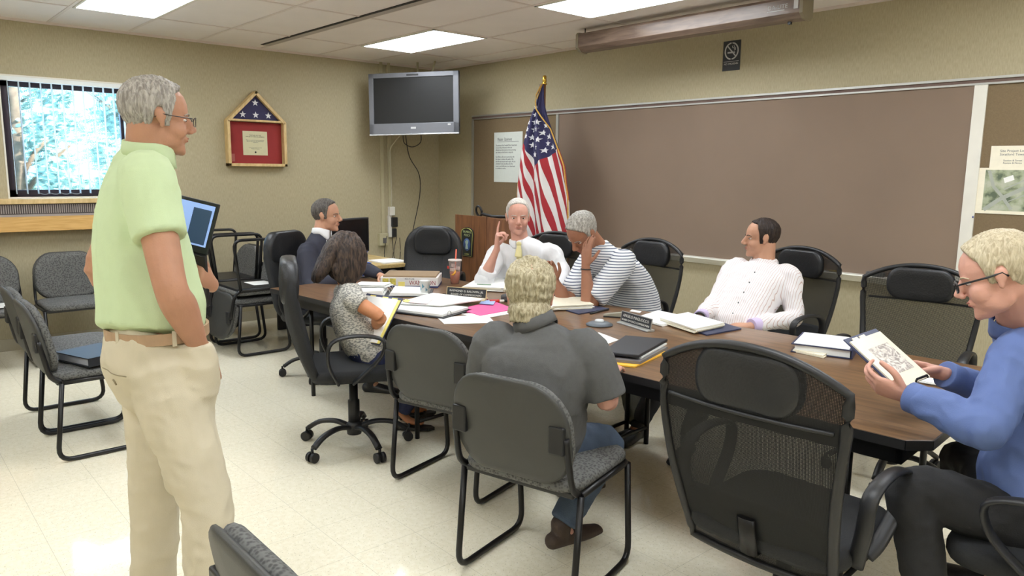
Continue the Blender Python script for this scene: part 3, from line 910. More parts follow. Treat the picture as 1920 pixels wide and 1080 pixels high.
NU, NZ = 60, 110
g0 = [[None] * (NU + 1) for _ in range(NZ + 1)]
uvs = {}
for j in range(NZ + 1):
    z = 2.355 - (2.355 - 0.52) * j / NZ
    for i in range(NU + 1):
        u = i / NU
        p0 = flag_pt(u, z)
        v = bm.verts.new(p0)
        g0[j][i] = v
        x = p0.x
        fold = x < -0.02
        # stripes fall steeply to the right, broken at the middle fold
        sx = (x + (z - 1.65) * 0.36) / 0.0535 + 0.45 if not fold else (x + (z - 1.65) * 0.44) / 0.0535 + 1.15
        # canton: above the line from the left edge to the tip and up to the right edge
        can_z = (1.60 + (-0.027 - x) * 1.21) if x < -0.027 else (1.60 + (x + 0.027) * 0.54)
        uvs[v] = (sx, z - can_z)
for j in range(NZ):
    for i in range(NU):
        f = bm.faces.new((g0[j][i], g0[j][i + 1], g0[j + 1][i + 1], g0[j + 1][i]))
        f.smooth = True
        for lp in f.loops:
            lp[uvl].uv = uvs[lp.vert]
fl = obj('cloth', bm, FLAGM, t)
md = fl.modifiers.new('solid', 'SOLIDIFY'); md.thickness = 0.003
for x, z in [(-0.048, 2.152), (-0.061, 2.079), (-0.067, 2.011), (-0.142, 2.014), (-0.073, 1.941), (0.006, 2.008), (0.087, 1.975), (-0.155, 1.949), (0.001, 1.944), (0.06, 1.908), (-0.169, 1.885), (-0.094, 1.868), (0.04, 1.845), (0.132, 1.872), (-0.092, 1.798), (0.019, 1.776), (0.12, 1.809), (0.185, 1.778), (0.1, 1.745), (-0.008, 1.707)]:
    bm = nb()
    l, r_ = interp(Lf, z), interp(Rf, z)
    q = 0.030 if z < 2.05 else 0.024
    pts = star(None, x, z, q, lambda a, c: tuple(flag_pt(min(max((a - interp(Lf, c)) / (interp(Rf, c) - interp(Lf, c)), 0), 1), c) + V((0, -0.005, 0))))
    cv = bm.verts.new(flag_pt((x - l) / (r_ - l), z) + V((0, -0.006, 0)))
    vs = [bm.verts.new(p3) for p3 in pts]
    for k in range(10):
        bm.faces.new((cv, vs[k], vs[(k + 1) % 10]))
    so = obj('star', bm, STARW, fl)
    md = so.modifiers.new('solid', 'SOLIDIFY'); md.thickness = 0.001
edge = [flag_pt(1.0, 2.33 - 1.8 * k / 60) + V((0, -0.01, 0)) for k in range(61)]
obj('fringe', sweep([V((0.02, -0.06, 2.35)), V((-0.03, -0.075, 2.26)), V((-0.035, -0.08, 2.2)), V((-0.02, -0.085, 2.13)), V((0.05, -0.09, 2.06))] + [e2 + V((-0.0, -0.008, 0)) for e2 in edge[13:]], 0.007, n=6), FRINGE, t)
obj('fringe', sweep([flag_pt(0.0, 1.45 - 0.83 * k / 20) + V((-0.004, -0.002, 0)) for k in range(21)], 0.008, n=6), FRINGE, t)
obj('fringe', sweep([V((0.03, -0.05, 2.37)), V((0.0, -0.06, 2.29)), V((-0.028, -0.068, 2.22))], 0.005, n=6), FRINGE, t)
tag(obj('gold_tassel', sweep([(2.66, -0.47, 0.98), (2.665, -0.47, 0.92), (2.665, -0.47, 0.87)], 0.02, n=10, taper=[0.5, 0.9, 1.2]), FRINGE), 'gold tassel hanging low at the right edge of the flag', 'tassel')

# ------------------------------------------------------------------ conference table
ux, uy = V((math.cos(R(3.96)), math.sin(R(3.96)), 0)), V((-math.sin(R(3.96)), math.cos(R(3.96)), 0))
t = thing('conference_table', 'long walnut laminate conference table with black edge in the room centre', 'table', (6.63, -2.972, 0), R(3.96))
L_, Wd = 4.1, 1.22
ch = 0.02
top = [(-L_, 0), (-0.06, 0), (0, 0.06), (0, Wd - 0.06), (-0.06, Wd), (-L_, Wd)]
obj('tabletop', prism(nb(), [(x, y, 0.712) for x, y in top], (0, 0, 0.028)), WALNUT, t, bevel=0.001)
bm = nb()
rim = [(-L_, 0), (-0.06, 0), (0, 0.06), (0, Wd - 0.06), (-0.06, Wd), (-L_, Wd)]
for a, c in zip(rim, rim[1:] + rim[:1]):
    dd = (V((c[0], c[1], 0)) - V((a[0], a[1], 0))).normalized()
    q = V((dd.y, -dd.x, 0)) * 0.004
    a, c = V((a[0], a[1], 0.708)), V((c[0], c[1], 0.708))
    prism(bm, [a, c, c + q, a + q], (0, 0, 0.031))
obj('edge_band', bm, BLACK_PLASTIC, t)
bm = nb()
for lo, hi in (((-L_ + 0.06, 0.05, 0.64), (-0.08, 0.07, 0.71)), ((-L_ + 0.06, Wd - 0.07, 0.64), (-0.08, Wd - 0.05, 0.71)), ((-0.1, 0.05, 0.64), (-0.08, Wd - 0.05, 0.71)), ((-L_ + 0.06, 0.05, 0.64), (-L_ + 0.08, Wd - 0.05, 0.71))):
    box(bm, lo, hi)
obj('apron', bm, BLACK_METAL, t)
for lx in (-0.28, -1.72, -1.86, -2.7, -3.85):
    for ly in (0.16, Wd - 0.16):
        obj('leg', sweep([(lx, ly, 0.0), (lx, ly, 0.71)], 0.0145, n=10), BLACK_METAL, t)
for lx in (-0.28, -1.72, -1.86, -2.7, -3.85):
    obj('stretcher', sweep([(lx, 0.16, 0.1), (lx, Wd - 0.16, 0.1)], 0.011, n=8), BLACK_METAL, t)

# ------------------------------------------------------------------ chairs
def rounded_panel(bm, w, z0, z1, yf, th, rt=0.14, rb=0.12, arch=0.0, n=10, droop=0.0):
    """upright panel outline with rounded corners, front at y = yf(x, z)"""
    pts = []
    def corner(cx, cz, r, a0, a1):
        for k in range(7):
            a = a0 + (a1 - a0) * k / 6
            pts.append((cx + r * math.cos(a), cz + r * math.sin(a)))
    corner(w - rb, z0 + rb, rb, -PI / 2, 0)
    corner(w - rt, z1 - rt, rt, 0, PI / 2)
    corner(-w + rt, z1 - rt, rt, PI / 2, PI)
    corner(-w + rb, z0 + rb, rb, PI, 3 * PI / 2)
    zc = (z0 + z1) / 2
    out = []
    for x, z in pts:
        q = 1 - (x / w) ** 2
        z += arch * q if z > zc else -droop * q
        out.append((x, z))
    rings = []
    K = 6
    for s, side in ((0, 1), (1, 1)):
        pass
    cen = (0.0, zc)
    def ring(scale, off):
        r = []
        for x, z in out:
            X, Z = x * scale, zc + (z - zc) * scale
            r.append(bm.verts.new((X, yf(X, Z) + off, Z)))
        return r
    seq = [(0.0, th / 2), (0.5, th / 2), (0.85, th / 2), (0.96, th * 0.42), (1.0, th * 0.15), (1.0, -th * 0.15), (0.96, -th * 0.42), (0.85, -th / 2), (0.5, -th / 2), (0.0, -th / 2)]
    prev = None
    for sc, off in seq:
        if sc == 0.0:
            cur = [bm.verts.new((0, yf(0, zc) + off, zc))]
        else:
            cur = ring(sc, off)
        if prev:
            m = max(len(prev), len(cur))
            for k in range(m):
                vs = []
                for v in (prev[k % len(prev)], prev[(k + 1) % len(prev)], cur[(k + 1) % len(cur)], cur[k % len(cur)]):
                    if v not in vs:
                        vs.append(v)
                f = bm.faces.new(vs)
                f.smooth = True
        prev = cur
    return bm

def cushion(bm, hw, hd, z0, z1, y0=0.0, r=0.06, puff=0.012):
    pts = []
    for sx, sy, a0 in ((1, -1, -PI / 2), (1, 1, 0), (-1, 1, PI / 2), (-1, -1, PI)):
        for k in range(6):
            a = a0 + PI / 2 * k / 5
            pts.append((sx * (hw - r) + r * math.cos(a), y0 + sy * (hd - r) + r * math.sin(a)))
    prev = None
    h = z1 - z0
    for sc, z in ((0, z0), (0.97, z0), (1.0, z0 + h * 0.25), (1.0, z0 + h * 0.65), (0.97, z0 + h * 0.93), (0.9, z1), (0.5, z1 + puff), (0, z1 + puff)):
        cur = [bm.verts.new((0, y0, z))] if sc == 0 else [bm.verts.new((x * sc, y0 + (y - y0) * sc, z)) for x, y in pts]
        if prev:
            m = max(len(prev), len(cur))
            for k in range(m):
                vs = []
                for v in (prev[k % len(prev)], prev[(k + 1) % len(prev)], cur[(k + 1) % len(cur)], cur[k % len(cur)]):
                    if v not in vs:
                        vs.append(v)
                bm.faces.new(vs).smooth = True
        prev = cur
    return bm

def make_guest():
    t = thing('guest_chair', '', 'chair', (0, 0, 0))
    for s in (-1, 1):
        x = 0.256 * s
        pts = round_corners([(x, -0.19, 0.43), (x, -0.235, 0.014), (x, 0.225, 0.014), (x, 0.185, 0.43)], 0.075)
        obj('sled_leg', sweep(pts, 0.0125, 0.0125, n=10, side=(1, 0, 0)), BLACK_METAL, t)
    obj('seat_frame', sweep(round_corners([(-0.256, -0.19, 0.43), (-0.25, 0.2, 0.43), (0.25, 0.2, 0.43), (0.256, -0.19, 0.43)], 0.04), 0.012, n=8), BLACK_METAL, t)
    obj('seat_pan', B((-0.235, -0.21, 0.415), (0.235, 0.2, 0.438)), BLACK_PLASTIC, t, bevel=0.006)
    bm = cushion(nb(), 0.25, 0.235, 0.436, 0.478, 0.005, 0.08)
    obj('seat', bm, FABRIC, t)
    yb = lambda x, z: -0.225 - 0.2 * (z - 0.45) + 0.35 * x * x
    obj('backrest', rounded_panel(nb(), 0.240, 0.49, 0.812, lambda x, z: yb(x, z) + 0.018, 0.045, 0.13, 0.11, 0.03, droop=0.03), FABRIC, t)
    obj('back_shell', rounded_panel(nb(), 0.248, 0.484, 0.817, lambda x, z: yb(x, z) - 0.014, 0.026, 0.135, 0.115, 0.032, droop=0.03), GREY_SHELL, t)
    for s in (-1, 1):
        x = 0.245 * s
        pts = smooth_path([(x, -0.185, 0.43), (x, -0.235, 0.47), (x * 0.99, -0.258, 0.56), (x * 0.97, -0.275, 0.66)], 3)
        obj('back_upright', sweep(pts, 0.011, 0.014, n=8, side=(1, 0, 0)), BLACK_METAL, t)
        br = obj('bracket', B((min(x * 0.97, x * 0.72), -0.295, 0.60), (max(x * 0.97, x * 0.72), -0.272, 0.70)), BLACK_PLASTIC, t, bevel=0.006)
    return t
guest = make_guest()
GG = 'grey guest chairs with sled bases'
def gch(x, y, rz, label, z=0.0):
    o = place(guest, (x, y, z), R(rz), label, GG)
    return o
gch(4.555, -3.16, 15.5, 'grey sled-base chair with nobody in it, left of the grey-haired man seen from behind')
gch(5.44, -3.42, 14.6, 'grey sled-base chair in which the man in the grey polo shirt sits')
gch(2.79, -4.43, 0, 'grey sled-base chair carrying a black binder, left of the standing man')
gch(2.235, -4.42, 0, 'empty grey sled-base chair just behind the one with the black binder')
gch(6.10, -4.56, 0, 'grey patterned chair cut off at the bottom edge, nearest the viewer')
gch(0.58, -4.05, -90, 'grey chair against the wall below the wall heater, behind the standing man')
gch(0.58, -4.64, -90, 'grey wall chair with a white sheet on it at the far left edge')

gch(0.58, -5.27, -90, 'grey wall chair mostly outside the frame at the far left')
# stacked guest chairs near the desk: upright ones carry upturned ones
def upturned(x, y, rz, label, z=0.985):
    o = place(guest, (x, y, z), 0, label, 'upturned grey chairs on the stacks')
    o.rotation_euler = (PI, 0, R(rz))
    return o
gch(1.18, -2.85, 180, 'upright grey chair at the bottom of the nearer stack by the desk')
upturned(1.18, -2.84, 180, 'upturned grey chair with its legs in the air, on top of the nearer stack')
gch(0.55, -2.85, 180, 'upright grey chair at the bottom of the stack near the desk, against the wall')
upturned(0.56, -2.83, 180, 'upturned grey chair on the stack standing against the wall')
gch(0.62, -3.45, -90, 'upright grey chair by the wall seen just right of the held laptop')
upturned(0.66, -3.45, -90, 'upturned grey chair seen just right of the held laptop')
tag(obj('paper_sheet', B((1.08, -2.86, 0.5715), (1.3, -2.68, 0.5725)), PAPER), 'white sheet lying on the nearer chair stack', 'paper')

# ------------------------------------------------------------------ office chairs
def make_task(name, kind):
    """kind: mesh (see-through back with head pad), solid (opaque cloth back), leather"""
    t = thing(name, '', 'chair', (0, 0, 0))
    bm = cap_lathe(nb(), [(0.04, 0.075), (0.045, 0.13), (0.03, 0.15)], n=16)
    obj('hub', bm, BLACK_PLASTIC, t)
    obj('gas_column', cap_lathe(nb(), [(0.032, 0.13), (0.032, 0.27), (0.024, 0.275), (0.024, 0.41)], n=16), BLACK_PLASTIC, t)
    for k in range(5):
        a = 2 * PI * k / 5 + 0.35
        dx, dy = math.cos(a), math.sin(a)
        pts = smooth_path([(dx * 0.03, dy * 0.03, 0.115), (dx * 0.12, dy * 0.12, 0.135), (dx * 0.22, dy * 0.22, 0.12), (dx * 0.295, dy * 0.295, 0.075)], 4)
        lg = obj('base_leg', sweep(pts, 0.021, 0.014, n=8, side=(-dy, dx, 0)), BLACK_PLASTIC, t)
        bm = nb()
        c0 = V((dx * 0.305, dy * 0.305, 0.028))
        ax = V((-dy, dx, 0))
        for s in (-1, 1):
            tube(bm, [c0 + ax * 0.006 * s, c0 + ax * 0.026 * s], 0.0275, n=14)
        tube(bm, [c0 + V((0, 0, 0.02)), c0 + V((0, 0, 0.05))], 0.008, n=8)
        obj('caster', bm, BLACK_PLASTIC, lg)
    obj('mechanism', B((-0.09, -0.14, 0.40), (0.09, 0.12, 0.435)), BLACK_METAL, t, bevel=0.008)
    seat_m = BLACK_LEATHER if kind == 'leather' else BLACK_CLOTH
    obj('seat', cushion(nb(), 0.255, 0.245, 0.435, 0.50, 0.01, 0.1), seat_m, t)
    yb = lambda x, z: -0.225 - 0.17 * (z - 0.45) + 0.45 * x * x - 0.05 * math.sin((z - 0.45) * 5)
    if kind == 'mesh':
        w0 = lambda z: 0.232 + 0.050 * min(1, max(0, (z - 0.42) / 0.45))
        bm = nb()
        NX, NZ = 20, 22
        zt = lambda x: 1.0 + 0.075 * (1 - (abs(x) / 0.27) ** 2.2)
        zb = lambda x: 0.42
        G = []
        for j in range(NZ + 1):
            row = []
            for i in range(NX + 1):
                u = -1 + 2 * i / NX
                q = j / NZ
                z = 0.385 + (1.0 - 0.385) * q
                x = u * w0(z)
                z = 0.385 + (zt(x) - 0.385) * q
                row.append(bm.verts.new((x, yb(x, z), z)))
            G.append(row)
        for j in range(NZ):
            for i in range(NX):
                bm.faces.new((G[j][i], G[j][i + 1], G[j + 1][i + 1], G[j + 1][i])).smooth = True
        loop = [G[0][i].co.copy() for i in range(NX)] + [G[j][NX].co.copy() for j in range(NZ)] + [G[NZ][i].co.copy() for i in range(NX, 0, -1)] + [G[j][0].co.copy() for j in range(NZ, 0, -1)]
        o = obj('mesh_back', bm, MESH, t)
        md = o.modifiers.new('solid', 'SOLIDIFY'); md.thickness = 0.003
        obj('back_frame', sweep(loop, 0.013, 0.016, closed=True, n=8), BLACK_PLASTIC, t)
        obj('head_pad', rounded_panel(nb(), 0.165, 0.90, 1.05, lambda x, z: yb(x, z) + 0.022, 0.055, 0.06, 0.06, 0.02, droop=0.02), BLACK_LEATHER, t)
        obj('lumbar_band', rounded_panel(nb(), 0.235, 0.44, 0.585, lambda x, z: yb(x, z) + 0.016, 0.03, 0.05, 0.05, 0.03), BLACK_CLOTH, t)
        tb = nb()
        tube(tb, [(x / 10 * 0.255, yb(x / 10 * 0.255, 0.9) - 0.004, 0.885 + 0.04 * (x / 10) ** 2 * 0) for x in range(-10, 11)], 0.006, n=6)
        obj('seam', tb, BLACK_PLASTIC, t)
    elif kind == 'solid':
        obj('backrest', rounded_panel(nb(), 0.245, 0.44, 1.04, yb, 0.055, 0.14, 0.09, 0.03), BLACK_CLOTH, t)
        obj('head_cap', rounded_panel(nb(), 0.225, 0.88, 1.062, lambda x, z: yb(x, z) + 0.002, 0.085, 0.1, 0.07, 0.03, droop=0.05), BLACK_LEATHER, t)
    else:
        obj('backrest', rounded_panel(nb(), 0.26, 0.46, 1.04, yb, 0.09, 0.17, 0.09, 0.03), BLACK_LEATHER, t)
        obj('head_cushion', rounded_panel(nb(), 0.165, 0.82, 1.04, lambda x, z: yb(x, z) + 0.055, 0.05, 0.09, 0.07, 0.02), BLACK_LEATHER, t)
        for s in (-1, 1):
            obj('stitched_seam', sweep([(s * 0.09, yb(0.09, z) + 0.046, z) for z in (0.5, 0.6, 0.7, 0.8)], 0.004, n=6), BLACK_PLASTIC, t)
    obj('back_support', sweep([(0, -0.1, 0.42), (0, -0.24, 0.43), (0, -0.27, 0.55)], 0.03, 0.01, n=8, side=(1, 0, 0)), BLACK_METAL, t)
    for s in (-1, 1):
        x = 0.275 * s
        pts = smooth_path([(x * 0.93, -0.1, 0.44), (x * 1.05, -0.15, 0.56), (x * 1.07, -0.13, 0.67), (x * 1.07, 0.0, 0.70), (x * 1.07, 0.13, 0.67), (x * 1.05, 0.12, 0.58), (x, 0.02, 0.48), (x * 0.93, -0.02, 0.44)], 5)
        obj('arm', sweep(pts, 0.024, 0.010, n=10, side=(1, 0, 0)), BLACK_PLASTIC, t)
    return t
mesh_chair = make_task('mesh_office_chair', 'mesh')
solid_chair = make_task('cloth_office_chair', 'solid')
leather_chair = make_task('leather_office_chair', 'leather')
MG = 'black high-back mesh office chairs round the table'
place(mesh_chair, (6.32, -3.20, 0), R(2), 'large empty black mesh office chair at the near table side, its back to the viewer', MG)
place(mesh_chair, (5.95, -1.42, 0), R(188), 'empty black mesh office chair across the table, right of the pinstriped man', MG)
place(mesh_chair, (4.98, -1.02, 0), R(172), 'black mesh office chair in which the man in the pinstriped shirt leans back', MG)
place(mesh_chair, (4.04, -1.36, 0), R(176), 'black mesh office chair behind the man in the striped polo shirt', MG)
place(mesh_chair, (3.30, -1.52, 0), R(190), 'black mesh office chair in which the man with the yellow tie sits', MG)
place(mesh_chair, (6.96, -2.80, 0), R(92), 'black mesh office chair under the man in the blue shirt at the right edge', MG)
place(solid_chair, (3.80, -3.34, 0), R(-24), 'black cloth office chair in which the dark-haired woman sits')
place(solid_chair, (2.30, -2.75, 0), R(-62), 'black cloth office chair in which the man in the dark suit sits', 'black cloth office chairs')
solid_chair['group'] = 'black cloth office chairs'
place(leather_chair, (2.24, -1.76, 0), R(-138), 'empty black leather office chair in front of the podium')

# ------------------------------------------------------------------ things on the table (top at 0.74)
TZ = 0.741
def sheet(name, c, m, label, cat, th=0.002, z=TZ, group=None, bevel=0):
    pts = [V((p[0], p[1], z)) for p in c]
    return tag(obj(name, prism(nb(), pts, (0, 0, th)), m, bevel=bevel), label, cat, group)
def stack(name, c, m, label, cat, n, z=TZ, jit=0.01, th=0.004, mats=None):
    """a loose pile: several sheets slightly turned, one mesh"""
    rnd = random.Random(len(label))
    bm = nb()
    cx = sum(p[0] for p in c) / 4; cy = sum(p[1] for p in c) / 4
    for k in range(n):
        a = rnd.uniform(-1, 1) * jit * 4
        ox, oy = rnd.uniform(-jit, jit), rnd.uniform(-jit, jit)
        pts = []
        for p in c:
            dx, dy = p[0] - cx, p[1] - cy
            pts.append((cx + dx * math.cos(a) - dy * math.sin(a) + ox, cy + dx * math.sin(a) + dy * math.cos(a) + oy, z + k * th))
        prism(bm, pts, (0, 0, th * 0.9), mi=(k % len(mats)) if mats else 0)
    return tag(obj(name, bm, mats or m), label, cat)
def local_rect(cx, cy, a, w, d):
    c, s = math.cos(R(a)), math.sin(R(a))
    return [(cx + x * c - y * s, cy + x * s + y * c) for x, y in ((-w / 2, -d / 2), (w / 2, -d / 2), (w / 2, d / 2), (-w / 2, d / 2))]

# cardboard paper box lid with its printed front
t = thing('cardboard_box', 'shallow white cardboard box with red lettering at the far end of the table', 'box', (2.99, -2.40, TZ), R(48))
CARD = M('brown_cardboard', (150, 126, 98), 0.8, var=(20, 0.06))
BOXW = M('box_white', (222, 218, 216), 0.6, var=(20, 0.02))
bm = nb()
box(bm, (-0.2, -0.14, 0), (0.2, 0.14, 0.07), 0)
obj('box_body', bm, BOXW, t, bevel=0.002)
obj('box_top', B((-0.185, -0.13, 0.068), (0.185, 0.14, 0.082)), CARD, t, bevel=0.003)
obj('blue_band', B((-0.2005, -0.1412, 0.0), (0.2005, 0.1405, 0.012)), M('box_blue', (50, 56, 100), 0.6, var=(20, 0.05)), t)
text_mesh('box_text', 'WAMASON', 0.042, M('box_red', (140, 40, 50), 0.6, var=(20, 0.05)), t, frame_matrix((0.0, -0.1405, 0.02), (1, 0, 0), (0, 0, 1)), sx=0.85)
text_mesh('box_text', 'MULTI USE', 0.014, DARK_INK, t, frame_matrix((-0.03, -0.1405, 0.055), (1, 0, 0), (0, 0, 1)))
FRUIT = M('box_yellow_print', (200, 186, 90), 0.6, var=(60, 0.35))
for x in (-0.185, -0.135):
    obj('printed_panel', B((x, -0.1415, 0.018), (x + 0.042, -0.14, 0.062)), FRUIT, t)
obj('sticky_note', B((-0.075, -0.1425, 0.004), (-0.03, -0.1405, 0.04)), YELLOW_PAPER, t)

# open binders and papers at the far end
t = thing('open_binder', 'open ring binder with white pages, between the woman and the box', 'binder', (3.22, -2.74, TZ), R(52))
BINDER = M('black_vinyl', (34, 36, 42), 0.45, var=(20, 0.08))
NAVYV = M('navy_vinyl', (52, 58, 88), 0.45, var=(20, 0.08))
obj('cover', B((-0.29, -0.15, 0), (0.29, 0.15, 0.006)), BINDER, t, bevel=0.002)
for s in (-1, 1):
    obj('page_block', prism(nb(), [(s * 0.015, -0.14, 0.007), (s * 0.27, -0.14, 0.007), (s * 0.265, -0.14, 0.03 if s < 0 else 0.02), (s * 0.03, -0.14, 0.038 if s < 0 else 0.028)], (0, 0.28, 0)), PAPER, t)
for y in (-0.1, 0, 0.1):
    obj('ring', sweep([(0.02 * math.cos(a), y, 0.02 + 0.025 * math.sin(a)) for a in (PI * k / 10 for k in range(11))], 0.002, n=6), SILVER, t)
stack('glass_page_curls', local_rect(3.08, -2.78, 40, 0.2, 0.14), PAPER, 'crumpled white papers lying on the open binder by the woman', 'papers', 4, 0.78, 0.02, 0.004)
t = thing('paper_cup', 'small white paper cup with a blue pattern near the cardboard box', 'cup', (3.44, -2.60, TZ))
obj('cup_body', cap_lathe(nb(), [(0.026, 0), (0.036, 0.098), (0.038, 0.1)], n=24), M('cup_white', (236, 238, 236), 0.5, var=(20, 0.02)), t)
CUPB = M('cup_blue_print', (90, 150, 172), 0.5, var=(40, 0.3))
bm = nb()
for a0, z0, z1 in ((-1.9, 0.03, 0.07), (-1.2, 0.05, 0.085), (-0.5, 0.03, 0.06), (0.3, 0.045, 0.08), (-2.5, 0.05, 0.08)):
    prev = None
    for k in range(5):
        a = a0 + k * 0.12
        za, zb_ = z0 + k * 0.004, z1 - k * 0.006
        ra, rb = 0.0266 + za * 0.102, 0.0266 + zb_ * 0.102
        cur = (bm.verts.new((ra * math.cos(a), ra * math.sin(a), za)), bm.verts.new((rb * math.cos(a), rb * math.sin(a), zb_)))
        if prev:
            bm.faces.new((prev[0], cur[0], cur[1], prev[1]))
        prev = cur
obj('cup_print', bm, CUPB, t)
tag(obj('pen', sweep([(3.50, -2.50, 0.747), (3.60, -2.42, 0.747)], 0.006, n=8), BLACK_PLASTIC), 'black pen lying beside the paper cup', 'pen')
# iced tea
t = thing('iced_tea_cup', 'tall clear cup of iced tea with an orange straw', 'cup', (3.14, -2.13, TZ))
CLEAR = M('clear_plastic', (220, 200, 196), 0.1)
MATS['clear_plastic'].node_tree.nodes['Principled BSDF'].inputs['Alpha'].default_value = 0.35
obj('cup_wall', cap_lathe(nb(), [(0.031, 0), (0.046, 0.165), (0.048, 0.168)], n=28), CLEAR, t)
obj('lid', cap_lathe(nb(), [(0.05, 0.166), (0.05, 0.174), (0.046, 0.178)], n=28), M('clear_lid', (200, 190, 186), 0.2, var=(20, 0.03)), t)
obj('tea', cap_lathe(nb(), [(0.029, 0.003), (0.038, 0.09)], n=28), M('iced_tea', (176, 84, 44), 0.15, var=(30, 0.2)), t)
bm = nb()
for k, (x, y, z) in enumerate(((-0.02, -0.01, 0.1), (0.012, -0.022, 0.105), (0.02, 0.01, 0.115), (-0.012, 0.016, 0.12), (0.0, -0.015, 0.135))):
    box(bm, (x - 0.012, y - 0.012, z - 0.012), (x + 0.012, y + 0.012, z + 0.012), mat=None)
obj('ice_cubes', bm, M('ice', (228, 206, 200), 0.2, var=(40, 0.06)), t, bevel=0.004)
obj('lemon_slice', cap_lathe(nb(), [(0.024, 0), (0.024, 0.006)], n=16), M('lemon', (232, 170, 60), 0.5, var=(30, 0.1)), t).matrix_local = Matrix.Translation((0.015, -0.022, 0.085)) @ Matrix.Rotation(1.1, 4, 'X')
obj('straw', sweep([(-0.005, 0.0, 0.02), (0.01, 0.004, 0.25)], 0.005, n=8), M('orange_straw', (238, 110, 84), 0.4, var=(30, 0.03)), t)
obj('cup_print', B((-0.03, -0.047, 0.11), (-0.012, -0.042, 0.13)), M('print_red', (190, 60, 50), 0.5, var=(30, 0.05)), t)

def nameplate(loc, rz, w, h, l1, l2, label, frame_m, base_d, tilt=0.25, s1=0.026, s2=0.02, gap=0.012, base_h=0.02):
    t = thing('name_plate', label, 'name plate', loc, R(rz))
    obj('holder', prism(nb(), [(-w / 2, -base_d / 2, 0), (-w / 2, -base_d / 2, base_h * 0.6), (-w / 2, -0.006, base_h), (-w / 2, base_d / 2, base_h), (-w / 2, base_d / 2, 0)], (w, 0, 0)), frame_m, t, bevel=0.001)
    up = V((0, math.sin(tilt), math.cos(tilt)))
    m = frame_matrix((0, -0.002, base_h * 0.8), (1, 0, 0), up)
    bm = nb()
    box(bm, (-w / 2, 0, -0.004), (w / 2, h, 0.0), mat=m)
    obj('plate_border', bm, frame_m, t)
    bm = nb()
    box(bm, (-w / 2 + 0.004, 0.004, 0), (w / 2 - 0.004, h - 0.004, 0.001), mat=m)
    obj('plate', bm, M('plate_black', (44, 46, 50), 0.4, var=(20, 0.05)), t)
    LET = M('plate_letters', (214, 214, 208), 0.5, var=(30, 0.03))
    text_mesh('lettering', l1, s1, LET, t, m @ Matrix.Translation((0, h * 0.52, 0.0013)), align='CENTER')
    text_mesh('lettering', l2, s2, LET, t, m @ Matrix.Translation((0, h * 0.18, 0.0013)), align='CENTER')
    return t
nameplate((3.765, -2.515, TZ), 27, 0.275, 0.062, 'RAYMOND G. BALDWIN, JR.', 'BOARD OF COMMISSIONERS', 'black name plate in a pale wooden holder near the iced tea', M('pale_wood_holder', (208, 186, 140), 0.4, var=(20, 0.05)), 0.07, 0.2, 0.0185, 0.0165, base_h=0.028)
nameplate((4.945, -2.30, TZ), -14, 0.265, 0.06, 'ANGELO MAGLIOCCO', 'BOARD OF POLICE COMMISSIONERS', 'black name plate with a silver edge in front of the man in the pinstriped shirt', SILVER, 0.05, 0.15, 0.022, 0.0145, base_h=0.01)

stack('white_papers', [(3.428, -2.270, 0.740)[:2], (3.646, -2.097, 0.740)[:2], (3.243, -1.723, 0.740)[:2], (3.113, -1.849, 0.740)[:2]], None, 'pile of white and cream papers in front of the man with the yellow tie', 'papers', 6, TZ, 0.012, 0.005, [CREAM_PAPER, PAPER])
sheet('green_clip', local_rect(3.46, -2.12, 35, 0.1, 0.015), M('green_print', (110, 150, 110), 0.6, var=(30, 0.1)), 'small green tab on the pile of papers by the yellow-tie man', 'tab', 0.002, TZ + 0.031)
t = thing('glasses_case', 'dark grey case lying right of the first name plate', 'case', (3.96, -2.30, TZ), R(30))
obj('case_body', B((-0.07, -0.03, 0), (0.07, 0.03, 0.045)), M('dark_grey_case', (70, 70, 72), 0.5, var=(20, 0.1)), t, bevel=0.012)
t = thing('marker_set', 'small red and white object lying before the dark grey case', 'marker', (3.93, -2.42, TZ), R(60))
obj('red_barrel', sweep([(-0.03, 0, 0.012), (0.03, 0, 0.012)], 0.011, n=12), M('red_plastic', (200, 50, 46), 0.35, var=(20, 0.05)), t)
obj('white_cap', sweep([(0.03, 0, 0.012), (0.06, 0.004, 0.011)], 0.009, n=12), WHITE_METAL, t)

t = thing('open_ring_binder', 'black binder opened flat at the near table edge, white pages up', 'binder', (3.90, -2.90, TZ), R(20))
obj('cover', B((-0.21, -0.15, 0), (0.21, 0.15, 0.007)), BINDER, t, bevel=0.002)
obj('page_block', B((-0.2, -0.135, 0.007), (0.19, 0.14, 0.022)), PAPER, t, bevel=0.002)
obj('ring', sweep([(0.2, -0.08 + 0.02 * math.cos(a), 0.012 + 0.022 * math.sin(a)) for a in (PI * k / 10 for k in range(11))], 0.003, n=6), SILVER, t)
stack('loose_papers', [(3.704, -2.994, 0.740)[:2], (3.943, -2.826, 0.740)[:2], (3.936, -2.520, 0.740)[:2], (3.560, -2.630, 0.740)[:2]], PAPER, 'spread of loose white printed papers beside the binder at the near table edge', 'papers', 4, TZ + 0.024, 0.02, 0.003)
sheet('red_printed_sheet', [(3.766, -2.949, 0.760)[:2], (3.876, -2.892, 0.760)[:2], (3.768, -2.770, 0.760)[:2], (3.658, -2.819, 0.760)[:2]], M('pink_print', (236, 214, 214), 0.7, var=(60, 0.08)), 'sheet with pale red print on top of the loose papers', 'paper', 0.001, TZ + 0.038)
sheet('sticky_note', [(3.717, -2.954, 0.760)[:2], (3.766, -2.949, 0.760)[:2], (3.716, -2.897, 0.760)[:2], (3.666, -2.901, 0.760)[:2]], YELLOW_PAPER, 'yellow sticky note on the loose papers nearest the woman', 'note', 0.001, TZ + 0.038)
